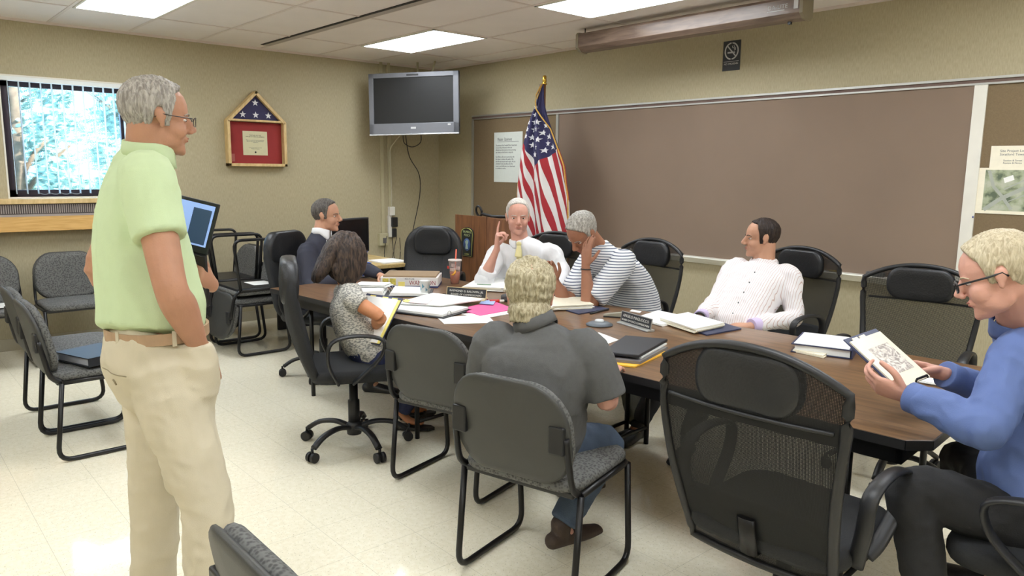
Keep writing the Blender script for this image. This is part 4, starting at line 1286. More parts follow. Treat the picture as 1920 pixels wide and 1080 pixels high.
sheet('blue_leaflet', [(3.944, -2.555, 0.745)[:2], (4.025, -2.509, 0.745)[:2], (3.921, -2.401, 0.745)[:2], (3.856, -2.454, 0.745)[:2]], M('pale_blue_paper', (160, 180, 226), 0.6, var=(20, 0.03)), 'pale blue leaflet sticking out beside the pink folder', 'leaflet', 0.002, TZ + 0.012)
t = sheet('pink_folder', [(3.985, -2.733, 0.745)[:2], (4.211, -2.763, 0.745)[:2], (4.183, -2.478, 0.745)[:2], (3.896, -2.402, 0.745)[:2]], M('hot_pink_paper', (226, 90, 150), 0.55, var=(10, 0.04)), 'bright pink folder lying in the middle of the table end', 'folder', 0.007)
sheet('folded_white_sheet', [(4.096, -2.806, 0.745)[:2], (4.274, -2.806, 0.745)[:2], (4.261, -2.542, 0.745)[:2], (4.190, -2.525, 0.745)[:2]], PAPER, 'white sheet just under the near edge of the pink folder', 'paper', 0.003, TZ)
tag(obj('reading_glasses', sweep([V((3.853, -2.504, 0.760)), V((3.764, -2.424, 0.760)), V((3.730, -2.366, 0.760)), V((3.781, -2.367, 0.760)), V((3.896, -2.449, 0.760))], 0.0035, n=6), M('burgundy_frame', (150, 60, 90), 0.3, var=(20, 0.05))), 'burgundy looped reading glasses by the first name plate', 'glasses')
sheet('memo_sheet', [(4.093, -2.972, 0.740)[:2], (4.258, -3.046, 0.740)[:2], (4.405, -2.813, 0.740)[:2], (4.188, -2.698, 0.740)[:2]], PAPER, 'single white sheet alone at the near edge, left of the grey-haired man seen from behind', 'paper', 0.0012)

# woman's clipboard pad is added with her
# pads near the striped-polo man
stack('legal_pad', [(4.349, -2.332, 0.740)[:2], (4.451, -2.089, 0.740)[:2], (4.225, -1.961, 0.740)[:2], (4.077, -2.089, 0.740)[:2]], None, 'thick white and yellow pad of papers in front of the striped polo shirt', 'pad', 5, TZ + 0.006, 0.006, 0.005, [CREAM_PAPER, PAPER])
sheet('navy_folder', [(4.389, -2.253, 0.740)[:2], (4.515, -2.280, 0.740)[:2], (4.511, -2.013, 0.740)[:2], (4.328, -2.013, 0.740)[:2]], NAVYV, 'navy folder partly under the pad near the striped polo shirt', 'folder', 0.005)
tag(obj('pen', sweep([V((4.552, -2.222, 0.745)), V((4.525, -2.039, 0.745))], 0.006, n=8), BLACK_PLASTIC), 'black and gold pen lying on the navy folder', 'pen')
sheet('white_card', [(4.631, -1.970, 0.740)[:2], (4.703, -1.960, 0.740)[:2], (4.676, -1.913, 0.740)[:2], (4.607, -1.917, 0.740)[:2]], PAPER, 'tiny white card on bare wood near the far table edge', 'card', 0.001)
t = thing('table_microphone', 'flat grey table microphone disc with a white button', 'microphone', (4.79, -2.41, TZ))
obj('disc', cap_lathe(nb(), [(0.07, 0), (0.072, 0.006), (0.05, 0.016), (0.03, 0.02)], n=32), M('slate_plastic', (96, 104, 112), 0.4, var=(20, 0.05)), t)
obj('button', cap_lathe(nb(), [(0.025, 0.018), (0.024, 0.027), (0.02, 0.03)], n=24), M('button_grey', (206, 210, 212), 0.4, var=(20, 0.03)), t)
t = thing('stapler', 'beige stapler-shaped object left of the second name plate', 'stapler', (4.70, -2.17, TZ), R(35))
obj('body', prism(nb(), [(-0.07, -0.015, 0.0), (0.07, -0.015, 0.0), (0.07, -0.015, 0.025), (0.03, -0.015, 0.032), (-0.07, -0.015, 0.014)], (0, 0.03, 0)), M('taupe_plastic', (150, 146, 130), 0.5, var=(20, 0.06)), t, bevel=0.004)
obj('base', B((-0.07, -0.018, 0), (0.075, 0.018, 0.006)), BLACK_PLASTIC, t)

stack('open_notebook', [(4.817, -2.148, 0.740)[:2], (5.027, -2.183, 0.740)[:2], (5.021, -1.887, 0.740)[:2], (4.760, -1.860, 0.740)[:2]], PAPER, 'open white notebook pages just behind the second name plate', 'notebook', 3, TZ, 0.006, 0.004)
sheet('blue_clipboard', [(4.919, -2.018, 0.740)[:2], (5.309, -2.183, 0.740)[:2], (5.334, -1.904, 0.740)[:2], (4.966, -1.756, 0.740)[:2]], NAVYV, 'slate blue folder under the thick pad in front of the pinstriped shirt', 'folder', 0.006)
stack('thick_pad', [(4.954, -2.102, 0.750)[:2], (5.254, -2.205, 0.750)[:2], (5.257, -1.946, 0.750)[:2], (4.958, -1.849, 0.750)[:2]], None, 'thick white and cream pad in front of the man in the pinstriped shirt', 'pad', 6, TZ + 0.0065, 0.006, 0.004, [CREAM_PAPER, PAPER])
sheet('note_paper', [(4.952, -2.671, 0.740)[:2], (5.131, -2.776, 0.740)[:2], (5.094, -2.607, 0.740)[:2], (4.918, -2.555, 0.740)[:2]], PAPER, 'white sheet beside the black portfolio, right of the grey-haired man', 'paper', 0.0015)
sheet('yellow_envelope', [(5.375, -3.004, 0.740)[:2], (5.481, -2.956, 0.740)[:2], (5.407, -2.632, 0.740)[:2], (5.229, -2.688, 0.740)[:2]], M('yellow_envelope', (240, 186, 60), 0.6, var=(10, 0.04)), 'yellow envelope under the black portfolio', 'envelope', 0.006)
sheet('grey_folder', [(5.345, -2.987, 0.750)[:2], (5.474, -2.913, 0.750)[:2], (5.381, -2.599, 0.750)[:2], (5.207, -2.662, 0.750)[:2]], M('grey_folder', (120, 116, 116), 0.5, var=(10, 0.04)), 'grey folder between the portfolio and the yellow envelope', 'folder', 0.012, TZ + 0.0065)
stack('white_pages', [(5.344, -2.900, 0.755)[:2], (5.450, -2.873, 0.755)[:2], (5.351, -2.567, 0.755)[:2], (5.215, -2.633, 0.755)[:2]], PAPER, 'white pages showing at the edge under the black portfolio', 'papers', 2, TZ + 0.019, 0.002, 0.004)
t = sheet('black_portfolio', [(5.312, -2.975, 0.770)[:2], (5.457, -2.900, 0.770)[:2], (5.340, -2.545, 0.770)[:2], (5.162, -2.641, 0.770)[:2]], BINDER, 'black portfolio on top of the pile right of the grey-haired man', 'portfolio', 0.014, TZ + 0.0275, bevel=0.004)
t = thing('ring_binder', 'navy ring binder with a white cover sheet, right of the large mesh chair back', 'binder', (5.83, -1.985, TZ), R(18))
obj('cover', B((-0.13, -0.15, 0), (0.13, 0.15, 0.004)), NAVYV, t)
obj('cover', B((-0.13, -0.15, 0.036), (0.13, 0.15, 0.04)), NAVYV, t)
obj('spine', B((0.126, -0.15, 0), (0.132, 0.15, 0.04)), NAVYV, t)
obj('page_block', B((-0.115, -0.14, 0.004), (0.12, 0.14, 0.034)), PAPER, t)
obj('cover_sheet', B((-0.12, -0.14, 0.04), (0.115, 0.14, 0.0412)), PAPER, t)
stack('tabbed_papers', [(5.762, -2.157, 0.740)[:2], (5.910, -2.164, 0.740)[:2], (5.885, -2.036, 0.740)[:2], (5.724, -2.000, 0.740)[:2]], CREAM_PAPER, 'cream papers in front of the navy ring binder', 'papers', 3, TZ, 0.004, 0.004)
stack('white_papers', [(6.297, -2.259, 0.740)[:2], (6.428, -2.240, 0.740)[:2], (6.435, -2.089, 0.740)[:2], (6.294, -2.058, 0.740)[:2]], PAPER, 'white papers on the table under the hands of the man in the blue shirt', 'papers', 3, TZ, 0.006, 0.003)
# binder on the guest chair
t = thing('binder', 'black binder lying on the grey chair seat left of the standing man', 'binder', (2.86, -4.42, 0.493), R(20))
obj('cover', B((-0.15, -0.13, 0), (0.15, 0.13, 0.005)), BINDER, t)
obj('cover', B((-0.15, -0.13, 0.043), (0.15, 0.13, 0.048)), BINDER, t)
obj('spine', B((0.147, -0.13, 0), (0.153, 0.13, 0.048)), BINDER, t)
obj('page_block', B((-0.135, -0.12, 0.005), (0.14, 0.12, 0.04)), M('binder_pages', (170, 172, 180), 0.6, var=(10, 0.03)), t)
sheet('paper_sheet', local_rect(0.66, -4.62, 10, 0.22, 0.28), PAPER, 'white sheet lying on the wall chair at the far left edge', 'paper', 0.002, 0.493)

# ------------------------------------------------------------------ people
def catmull(vals, sub):
    n = len(vals)
    out = []
    for i in range(n - 1):
        p0, p1, p2, p3 = vals[max(i - 1, 0)], vals[i], vals[i + 1], vals[min(i + 2, n - 1)]
        for k in range(sub):
            t = k / sub
            out.append(0.5 * ((2 * p1) + (p2 - p0) * t + (2 * p0 - 5 * p1 + 4 * p2 - p3) * t * t + (3 * p1 - p0 - 3 * p2 + p3) * t ** 3))
    out.append(vals[-1])
    return out

def loft(bm, st, side, sub=4, n=18, cap0=0.8, cap1=0.8, pw=1.0):
    """closed flesh-like solid through stations (centre, half width along side, half depth)"""
    P = catmull([V(s[0]) for s in st], sub)
    Rr_ = catmull([V((s[1], s[2], 0)) for s in st], sub)
    if isinstance(side, list):
        S = catmull([V(s) for s in side], sub)
    else:
        S = [V(side)] * len(P)
    m = len(P)
    stations = []
    for i in range(m):
        t = (P[min(i + 1, m - 1)] - P[max(i - 1, 0)]).normalized()
        s = (S[i] - t * S[i].dot(t))
        if s.length < 1e-4:
            s = t.orthogonal()
        s.normalize()
        stations.append((P[i], t, s, t.cross(s), Rr_[i].x, Rr_[i].y))
    rings = []
    def ring(p, s, w, rx, ry):
        r = []
        for j in range(n):
            a = 2 * PI * j / n
            c, q = math.cos(a), math.sin(a)
            if pw != 1.0:
                c = math.copysign(abs(c) ** pw, c); q = math.copysign(abs(q) ** pw, q)
            r.append(bm.verts.new(p + s * c * rx + w * q * ry))
        return r
    p, t, s, w, rx, ry = stations[0]
    cr_ = min(rx, ry) * cap0
    rings.append([bm.verts.new(p - t * cr_)])
    for a in (60, 35, 15):
        rings.append(ring(p - t * cr_ * math.sin(R(a)), s, w, rx * math.cos(R(a)), ry * math.cos(R(a))))
    for p, t, s, w, rx, ry in stations:
        rings.append(ring(p, s, w, rx, ry))
    p, t, s, w, rx, ry = stations[-1]
    cr_ = min(rx, ry) * cap1
    for a in (15, 35, 60):
        rings.append(ring(p + t * cr_ * math.sin(R(a)), s, w, rx * math.cos(R(a)), ry * math.cos(R(a))))
    rings.append([bm.verts.new(p + t * cr_)])
    for A, C in zip(rings, rings[1:]):
        for j in range(n):
            vs = []
            for v in (A[j % len(A)], A[(j + 1) % len(A)], C[(j + 1) % len(C)], C[j % len(C)]):
                if v not in vs:
                    vs.append(v)
            if len(vs) > 2:
                bm.faces.new(vs)

def ell(bm, c, r, M4=None, seg=16):
    g = bmesh.ops.create_uvsphere(bm, u_segments=seg, v_segments=seg // 2 + 2, radius=1.0)
    m = Matrix.Translation(V(c)) @ Matrix.Diagonal((r[0], r[1], r[2], 1))
    if M4 is not None:
        m = M4 @ m
    for v in g['verts']:
        v.co = m @ v.co

def bake(bm, voxel, smooth, loc, name, mat, parent, wr=None, flow=None):
    """fuse overlapping solids into one continuous skin"""
    bmesh.ops.recalc_face_normals(bm, faces=bm.faces)
    me = bpy.data.meshes.new('tmp')
    bm.to_mesh(me); bm.free()
    o = bpy.data.objects.new('tmp', me)
    COL.objects.link(o)
    md = o.modifiers.new('r', 'REMESH'); md.mode = 'VOXEL'; md.voxel_size = voxel; md.use_smooth_shade = True
    if smooth:
        ms = o.modifiers.new('s', 'SMOOTH'); ms.factor = 0.5; ms.iterations = smooth
    dg = bpy.context.evaluated_depsgraph_get()
    m2 = bpy.data.meshes.new_from_object(o.evaluated_get(dg))
    bpy.data.objects.remove(o); bpy.data.meshes.remove(me)
    n = len(m2.vertices)
    co = np.empty(n * 3); m2.vertices.foreach_get('co', co); co = co.reshape(-1, 3)
    if wr:
        amp, fr, st = wr
        no = np.empty(n * 3); m2.vertices.foreach_get('normal', no); no = no.reshape(-1, 3)
        d = np.empty(n)
        for i in range(n):
            x, y, z = co[i]
            q = noise.noise((x * fr * st[0], y * fr * st[1], z * fr * st[2] + 3.1))
            q2 = noise.noise((x * fr * 2.3 * st[0] + 7, y * fr * 2.3 * st[1], z * fr * 2.3 * st[2] + x * fr * 0.8))
            d[i] = (1 - abs(q) * 2.2) * 0.6 + (1 - abs(q2) * 2) * 0.4 - 0.55
        co = co + no * (d * amp)[:, None]
    co = co - np.array(loc)
    m2.vertices.foreach_set('co', co.reshape(-1))
    m2.name = name
    m2.materials.clear(); m2.materials.append(mat)
    for p in m2.polygons:
        p.use_smooth = True
    m2.update()
    o = bpy.data.objects.new(name, m2)
    COL.objects.link(o); o.parent = parent
    return o

def ik(a, c, l1, l2, pole):
    a, c, pole = V(a), V(c), V(pole)
    d = c - a
    L = min(d.length, (l1 + l2) * 0.998)
    u = d.normalized()
    x = (l1 * l1 - l2 * l2 + L * L) / (2 * L)
    h = math.sqrt(max(l1 * l1 - x * x, 0))
    w = (pole - u * pole.dot(u)).normalized()
    return a + u * x + w * h

def hand(bm, W, d, n, right, curl=(0.35, 0.45, 0.3), spread=0.5, thumb=(0.7, 0.3), s=1.0, per=None):
    W, d, n = V(W), V(d).normalized(), V(n)
    n = (n - d * n.dot(d)).normalized()
    t = d.cross(n) if right else n.cross(d)
    loft(bm, [(W - d * 0.01, 0.028 * s, 0.021 * s), (W + d * 0.025 * s, 0.033 * s, 0.018 * s), (W + d * 0.06 * s + t * 0.001, 0.040 * s, 0.0155 * s), (W + d * 0.088 * s, 0.039 * s, 0.0125 * s)], t, sub=3, n=14, cap1=0.9)
    ks = [(0.030, 0.0), (0.0105, 0.004), (-0.010, 0.001), (-0.0295, -0.008)]
    Ls = [(0.042, 0.026, 0.020), (0.046, 0.029, 0.021), (0.043, 0.027, 0.020), (0.033, 0.020, 0.018)]
    rs = [0.0086, 0.0088, 0.0084, 0.0074]
    for i in range(4):
        k0 = W + d * (0.088 + ks[i][1]) * s + t * ks[i][0] * s
        p = k0
        a = 0
        cu = per[i] if per else curl
        pts = [(k0 - d * 0.012 * s, rs[i] * s, rs[i] * s), (k0, rs[i] * 1.05 * s, rs[i] * s)]
        for j in range(3):
            a += cu[j]
            dr = (d * math.cos(a) + n * math.sin(a) + t * spread * (1.5 - i) * 0.11 * max(0, math.cos(a))).normalized()
            p = p + dr * Ls[i][j] * s
            rr_ = rs[i] * (1 - 0.09 * (j + 1)) * s
            pts.append((p, rr_, rr_ * 0.95))
        loft(bm, pts, t, sub=3, n=10, cap1=0.9)
    k0 = W + d * 0.02 * s + t * 0.024 * s + n * 0.004
    d1 = (d * 0.62 + t * thumb[0] + n * thumb[1]).normalized()
    d2 = (d * 0.85 + t * thumb[0] * 0.45 + n * thumb[1] * 1.1).normalized()
    d3 = (d * 0.9 + t * thumb[0] * 0.2 + n * thumb[1] * 1.3).normalized()
    loft(bm, [(k0 - d1 * 0.01, 0.014 * s, 0.013 * s), (k0 + d1 * 0.042 * s, 0.0115 * s, 0.0115 * s), (k0 + d1 * 0.042 * s + d2 * 0.032 * s, 0.0102 * s, 0.0098 * s), (k0 + d1 * 0.042 * s + d2 * 0.032 * s + d3 * 0.024 * s, 0.0086 * s, 0.0078 * s)], t, sub=3, n=10)

def head_shapes(bm, M4, s=1.0, ears=True, fat=1.0, nose=1.0):
    m = M4 @ Matrix.Scale(s, 4)
    e = lambda c, r: ell(bm, c, r, m)
    e((0, -0.012, 0.034), (0.074, 0.095, 0.085))
    e((0, 0.02, 0.03), (0.068, 0.072, 0.078))
    e((0, 0.028, -0.02), (0.0605 * fat, 0.060, 0.080))
    e((0, 0.03, -0.062), (0.054 * fat, 0.052, 0.042))
    e((0, 0.054, -0.086), (0.032 * fat, 0.032, 0.025))
    e((0, 0.074, -0.098), (0.018, 0.014, 0.014))
    e((0, 0.074, 0.018), (0.047, 0.018, 0.013))
    for q in (-1, 1):
        e((q * 0.033, 0.048, -0.034), (0.028 * fat, 0.034, 0.034))
        e((q * 0.040 * fat, 0.014, -0.056), (0.017, 0.044, 0.036))
        if ears:
            e((q * 0.0745, -0.006, 0.004), (0.008, 0.017, 0.022))
            e((q * 0.0775, -0.011, 0.010), (0.006, 0.016, 0.018))
            e((q * 0.0735, -0.002, -0.020), (0.006, 0.009, 0.014))
        e((q * 0.0115, 0.100, -0.034), (0.0085, 0.0095, 0.0075))
    def P(x, y, z):
        return m @ V((x, y, z))
    sd = m.to_3x3() @ V((1, 0, 0))
    loft(bm, [(P(0, 0.085, 0.014), 0.0085 * s, 0.009 * s), (P(0, 0.098, -0.008), 0.0100 * s, 0.0115 * s), (P(0, 0.109 * nose + 0.002, -0.027), 0.0128 * s, 0.0115 * s)], sd, sub=3, n=10)
    e((0, 0.081, -0.058), (0.024, 0.012, 0.012))
    e((0, 0.088, -0.0545), (0.019, 0.007, 0.0042))
    e((0, 0.086, -0.0645), (0.016, 0.007, 0.0048))

def head_frame(c, look, up=(0, 0, 1)):
    y = V(look).normalized()
    z = V(up); z = (z - y * z.dot(y)).normalized()
    x = y.cross(z)
    m = Matrix.Identity(4)
    for i in range(3):
        m[i][0], m[i][1], m[i][2], m[i][3] = x[i], y[i], z[i], c[i]
    return m

def smst(a, b_, x):
    t = min(max((x - a) / (b_ - a), 0), 1)
    return t * t * (3 - 2 * t)

def make_hair(M4, s, loc, mat, parent, zf=0.075, T=0.014, nape=-0.055, burn=-0.02, curl=0.0, recede=0.0, crown=0.0, streak=0.004, crownT=1.0, name='hair'):
    bm = nb()
    head_shapes(bm, Matrix.Identity(4), 1.0, ears=False)
    if nape < -0.06:
        ell(bm, (0, -0.036, -0.07), (0.064, 0.064, 0.074))
        ell(bm, (0, -0.03, -0.045), (0.068, 0.073, 0.055))
    bvh = BVHTree.FromBMesh(bm)
    bm.free()
    bm = nb()
    bmesh.ops.create_icosphere(bm, subdivisions=6, radius=1.0)
    c0 = V((0, -0.008, 0.02))
    for v in bm.verts:
        d = v.co.normalized()
        hit = bvh.ray_cast(c0 + d * 0.4, -d)[0]
        p = hit if hit else c0 + d * 0.08
        x, y, z = p
        # hairline: z above which hair grows, as a function of y
        if y > 0.035:
            line = 0.045 + (zf - 0.045) * smst(0.035, 0.075, y) + recede * smst(0.02, 0.05, abs(x)) * 0.6 + (0.02 if abs(x) < 0.03 and recede > 0.02 else 0) * 0
        elif y > 0.004:
            line = burn + (0.045 - burn) * smst(0.02, 0.036, y)
        elif y > -0.03:
            line = 0.024 if abs(x) > 0.05 else burn
            line = line + (burn - line) * smst(-0.004, 0.006, y) if y > -0.004 else line + (nape * 0.5 - line) * smst(-0.016, -0.03, y)
        else:
            line = nape * 0.5 + nape * 0.5 * smst(-0.03, -0.05, y)
        mk = smst(-0.002, 0.012 + 0.022 * smst(0.02, 0.06, y), z - line)
        if recede:
            # bare scalp from the forehead back over the top
            bald = smst(-0.01, 0.03, y + 0.25 * recede - 0.012) * smst(0.068, 0.082, z) if recede > 0.3 else 0
            mk *= 1 - bald
        if crown:
            dd = math.hypot(x, (y + 0.062)) if z > 0.05 else 1
            mk *= 1 - crown * (1 - smst(0.012, 0.034, dd))
        az = math.atan2(x, -y) if z < 0.09 else math.atan2(x, -y)
        q = noise.noise((az * 14, z * 18, 3.3)) * streak
        q += noise.noise((x * 330, y * 330, z * 45)) * streak * 0.35
        if curl:
            q += noise.noise((x * 55, y * 55, z * 55)) * curl + noise.noise((x * 110, y * 110, z * 80)) * curl * 0.5
        th = T * (0.55 + 0.6 * smst(0.0, 0.09, z) * crownT)
        rr_ = ((p - c0).length + th + q) * mk + (min((p - c0).length, 0.088) - 0.012) * (1 - mk)
        v.co = c0 + d * rr_
    m = Matrix.Translation(-V(loc)) @ M4 @ Matrix.Scale(s, 4)
    for v in bm.verts:
        v.co = m @ v.co
    return obj(name, bm, mat, parent, smooth=True)

def hair_mat(name, c1, c2, scale=26):
    m = M(name, c1, 0.55, spec=0.3)
    nt, ns, ls, b = nodes_of(m)
    tc = ns.new('ShaderNodeTexCoord')
    mp = ns.new('ShaderNodeMapping'); mp.inputs['Scale'].default_value = (5, 5, 1)
    ls.new(tc.outputs['Object'], mp.inputs[0])
    n = ns.new('ShaderNodeTexNoise'); n.inputs['Scale'].default_value = scale; n.inputs['Detail'].default_value = 5; n.inputs['Distortion'].default_value = 0.8
    ls.new(mp.outputs[0], n.inputs['Vector'])
    r = ns.new('ShaderNodeMapRange'); r.inputs[1].default_value = 0.36; r.inputs[2].default_value = 0.64
    ls.new(n.outputs['Fac'], r.inputs[0])
    ls.new(mix_col(nt, r.outputs[0], c1, c2), b.inputs['Base Color'])
    bp = ns.new('ShaderNodeBump'); bp.inputs['Strength'].default_value = 0.5; bp.inputs['Distance'].default_value = 0.004
    ls.new(n.outputs['Fac'], bp.inputs['Height']); ls.new(bp.outputs[0], b.inputs['Normal'])
    return m

def skin_mat(name, c):
    m = M(name, c, 0.52, var=(14, 0.07), bump=(180, 0.12), spec=0.35)
    b = m.node_tree.nodes['Principled BSDF']
    b.inputs['Subsurface Weight'].default_value = 0.08
    b.inputs['Subsurface Radius'].default_value = (0.01, 0.004, 0.002)
    return m

EYEW = M('eye_white', (214, 206, 200), 0.3, var=(30, 0.02))
IRIS = M('eye_iris', (58, 46, 40), 0.2, var=(60, 0.1))
def face_parts(M4, s, loc, parent, brow_m, lip_m, brow=True):
    m = Matrix.Translation(-V(loc)) @ M4 @ Matrix.Scale(s, 4)
    for q in (-1, 1):
        bm = nb()
        ell(bm, (q * 0.031, 0.0695, 0.001), (0.0120, 0.0120, 0.0050), m, 12)
        e = obj('eye', bm, EYEW, parent, smooth=True)
        bm = nb()
        ell(bm, (q * 0.031, 0.0790, 0.001), (0.0050, 0.0035, 0.0046), m, 10)
        obj('iris', bm, IRIS, e, smooth=True)
        if brow:
            bm = nb()
            pts = [m @ V((q * x, y, z)) for x, y, z in ((0.014, 0.0905, 0.0165), (0.027, 0.0885, 0.021), (0.04, 0.080, 0.020), (0.048, 0.069, 0.014))]
            tube(bm, smooth_path(pts, 3), 0.0022 * s, 0.0036 * s, n=6, taper=[0.8, 1, 1, 1, 1, 1, 0.9, 0.8, 0.7, 0.5][:10])
            obj('eyebrow', bm, brow_m, parent)
    bm = nb()
    ell(bm, (0, 0.0895, -0.055), (0.019, 0.0068, 0.003), m, 12)
    ell(bm, (0, 0.0875, -0.0632), (0.0165, 0.0068, 0.0038), m, 12)
    obj('lips', bm, lip_m, parent, smooth=True)

def glasses(M4, s, loc, parent, m, thick=0.0018, lens=True, rx=0.024, rz=0.016):
    T = Matrix.Translation(-V(loc)) @ M4 @ Matrix.Scale(s, 4)
    bm = nb()
    for q in (-1, 1):
        c = V((q * 0.033, 0.108, -0.002))
        pts = []
        for k in range(20):
            a = 2 * PI * k / 20
            cx, cz = math.cos(a), math.sin(a)
            pts.append(T @ (c + V((math.copysign(abs(cx) ** 0.7, cx) * rx, -0.006 * abs(cx * rx / 0.024) * (1 if q * cx > 0 else 0), math.copysign(abs(cz) ** 0.7, cz) * rz))))
        tube(bm, pts, thick, closed=True, n=6)
        tube(bm, [T @ V((q * 0.057, 0.102, 0.004)), T @ V((q * 0.072, 0.085, 0.006)), T @ V((q * 0.079, 0.02, 0.008)), T @ V((q * 0.081, -0.012, 0.012)), T @ V((q * 0.079, -0.024, -0.002))], thick * 1.15, n=6)
    tube(bm, [T @ V((-0.01, 0.108, 0.003)), T @ V((0, 0.111, 0.006)), T @ V((0.01, 0.108, 0.003))], thick, n=6)
    return obj('glasses', bm, m, parent)

def collar(M4, parent, loc, m, r=0.066, h=0.035, ry=None, flare=0.012, open_front=0.25, drop=0.03, name='collar'):
    """folded shirt collar around the neck; M4: origin at neck base, y forward, z along the neck"""
    T = Matrix.Translation(-V(loc)) @ M4
    ry = ry or r
    bm = nb()
    N = 28
    rings = []
    for k in range(N + 1):
        a = open_front + (2 * PI - 2 * open_front) * k / N      # from the front, round the back
        dx, dy = math.sin(a), math.cos(a)
        fr = smst(0.2, 1.0, dy)
        sect = [(0, 0.0), (0.0, h * 0.8), (0.003, h), (0.008, h * 0.95), (flare, h * 0.35 - drop * fr), (flare + 0.002, -h * 0.2 - drop * fr), (flare - 0.003, -h * 0.2 - drop * fr), (0.004, h * 0.3)]
        rings.append([bm.verts.new(T @ V((dx * (r + o_), dy * (ry + o_ + fr * 0.008), z_ - 0.012 * fr))) for o_, z_ in sect])
    n = len(rings[0])
    for A, C in zip(rings, rings[1:]):
        for j in range(n):
            bm.faces.new((A[j], A[(j + 1) % n], C[(j + 1) % n], C[j])).smooth = True
    bm.faces.new(rings[0]); bm.faces.new(rings[-1][::-1])
    return obj(name, bm, m, parent)

REP = []
def person(label, cfg):
    c = cfg
    s = c.get('s', 1.0)
    Hh, S, N, HC = V(c['hip']), V(c['S']), V(c['N']), V(c['head'])
    root = V((Hh.x, Hh.y, 0.0))
    t = thing('person', label, 'person', root)
    f = V(c['f'] + (0,)).normalized(); side = V((f.y, -f.x, 0))
    hf = V(c.get('hf', c['f']) + (0,)).normalized(); hside = V((hf.y, -hf.x, 0))
    sh = c.get('shw', 0.175) * s
    sd = V(c['sside']).normalized() if 'sside' in c else side
    shR = V(c.get('shR', S + sd * sh)); shL = V(c.get('shL', S - sd * sh))
    w, belly, dep = c.get('w', 1.0), c.get('belly', 0.0), c.get('dep', 1.0)
    slouch = c.get('slouch', 0.03)
    ctrl = (Hh + S) / 2 - f * slouch * 2
    sp = lambda q: Hh * (1 - q) ** 2 + ctrl * 2 * q * (1 - q) + S * q * q
    spine_dir = (S - Hh).normalized()
    ffw = (f - spine_dir * f.dot(spine_dir)).normalized()
    def torso(bm, k=1.0, add=0.0, low=0.0, neckr=0.07, top=True):
        c0 = c.get('cap0', 0.5)
        st = [(sp(-low), 0.168 * w, 0.118 * dep + belly * (0.5 if low < -0.1 else 0)), (sp(0.2 if low > -0.1 else 0.3) + ffw * belly * 0.4, 0.162 * w + belly * 0.2, 0.117 * dep + belly * 0.6), (sp(0.45) + ffw * belly * 0.35, 0.158 * w + belly * 0.15, 0.113 * dep + belly * 0.5),
              (sp(0.75), 0.172 * w, 0.115 * dep), (sp(0.93), 0.172 * w, 0.098 * dep), (S + (N - S) * 0.35, 0.125 * w, 0.08 * dep), (N, neckr, neckr)]
        st = [(p, rx * s * k + add, ry * s * k + add) for p, rx, ry in st]
        sdv = [hside, hside * 0.7 + sd * 0.3, hside * 0.4 + sd * 0.6, sd, sd, sd, sd]
        loft(bm, st, sdv, sub=4, n=28, cap0=c0, cap1=0.3, pw=0.88)
    # limbs
    arms = {}
    for q, shj in (('R', shR), ('L', shL)):
        W = V(c['wr' + q])
        E = V(c['el' + q]) if ('el' + q) in c else ik(shj, W, 0.285 * s, 0.26 * s, c.get('pole' + q, (0, 0, -1)))
        arms[q] = (shj, E, W)
        REP.append((label[:28], q, round((E - shj).length, 2), round((W - E).length, 2)))
    legs = {}
    for q, sg in (('R', 1), ('L', -1)):
        hj = Hh + hside * 0.09 * s * sg + V((0, 0, -0.01))
        A = V(c['an' + q])
        K = V(c['kn' + q]) if ('kn' + q) in c else ik(hj, A, 0.43 * s, 0.42 * s, c.get('kpole', (hf.x, hf.y, 0.6)))
        legs[q] = (hj, K, A)
        REP.append((label[:28], 'leg' + q, round((K - hj).length, 2), round((A - K).length, 2)))
    M4 = head_frame(HC, c['look'], c.get('up', (0, 0, 1)))
    hs = c.get('hs', 1.0)
    bm = nb()
    head_shapes(bm, M4, hs, fat=c.get('fat', 1.0))
    hb = M4 @ V((0, -0.022 * hs, -0.03 * hs))
    nr = c.get('neck', 0.062)
    nside = M4.to_3x3() @ V((1, 0, 0))
    loft(bm, [(N - (hb - N).normalized() * 0.06, nr * 1.15, nr * 1.1), (N * 0.7 + hb * 0.3, nr, nr), (hb, nr * 0.93, nr * 0.98)], nside, sub=4, n=18)
    torso(bm, 0.84, 0.0, 0.0, 0.055)
    fr = c.get('armr', 1.0)
    for q in 'RL':
        a, e, W = arms[q]
        u = (W - e).normalized()
        hd = V(c['h' + q][0]).normalized(); hn = V(c['h' + q][1])
        tw = hd.cross(hn)
        kk = c.get('sleeve', 'long'); kk = kk[q] if isinstance(kk, dict) else kk
        fr = {'long': 0.6, 'roll': 0.68, 'short': 1.0}[kk] * c.get('armr', 1.0)
        loft(bm, [(a, 0.05 * s, 0.05 * s), (a * 0.55 + e * 0.45, 0.045 * s * fr, 0.046 * s * fr), (e, 0.039 * s * fr, 0.040 * s * fr), (e + u * 0.07 * s, 0.042 * s * (fr + (0.3 if kk == 'roll' else 0)), 0.040 * s * (fr + (0.3 if kk == 'roll' else 0))), (e * 0.3 + W * 0.7, 0.033 * s * max(fr, 0.85), 0.030 * s * max(fr, 0.85)), (W, 0.0275 * s, 0.021 * s)], [tw] * 6, sub=4, n=16)
        kw = dict(c['h' + q][2]) if len(c['h' + q]) > 2 else {}
        hand(bm, W, hd, hn, q == 'R', s=s * c.get('hands', 1.0), **kw)
    feet = {}
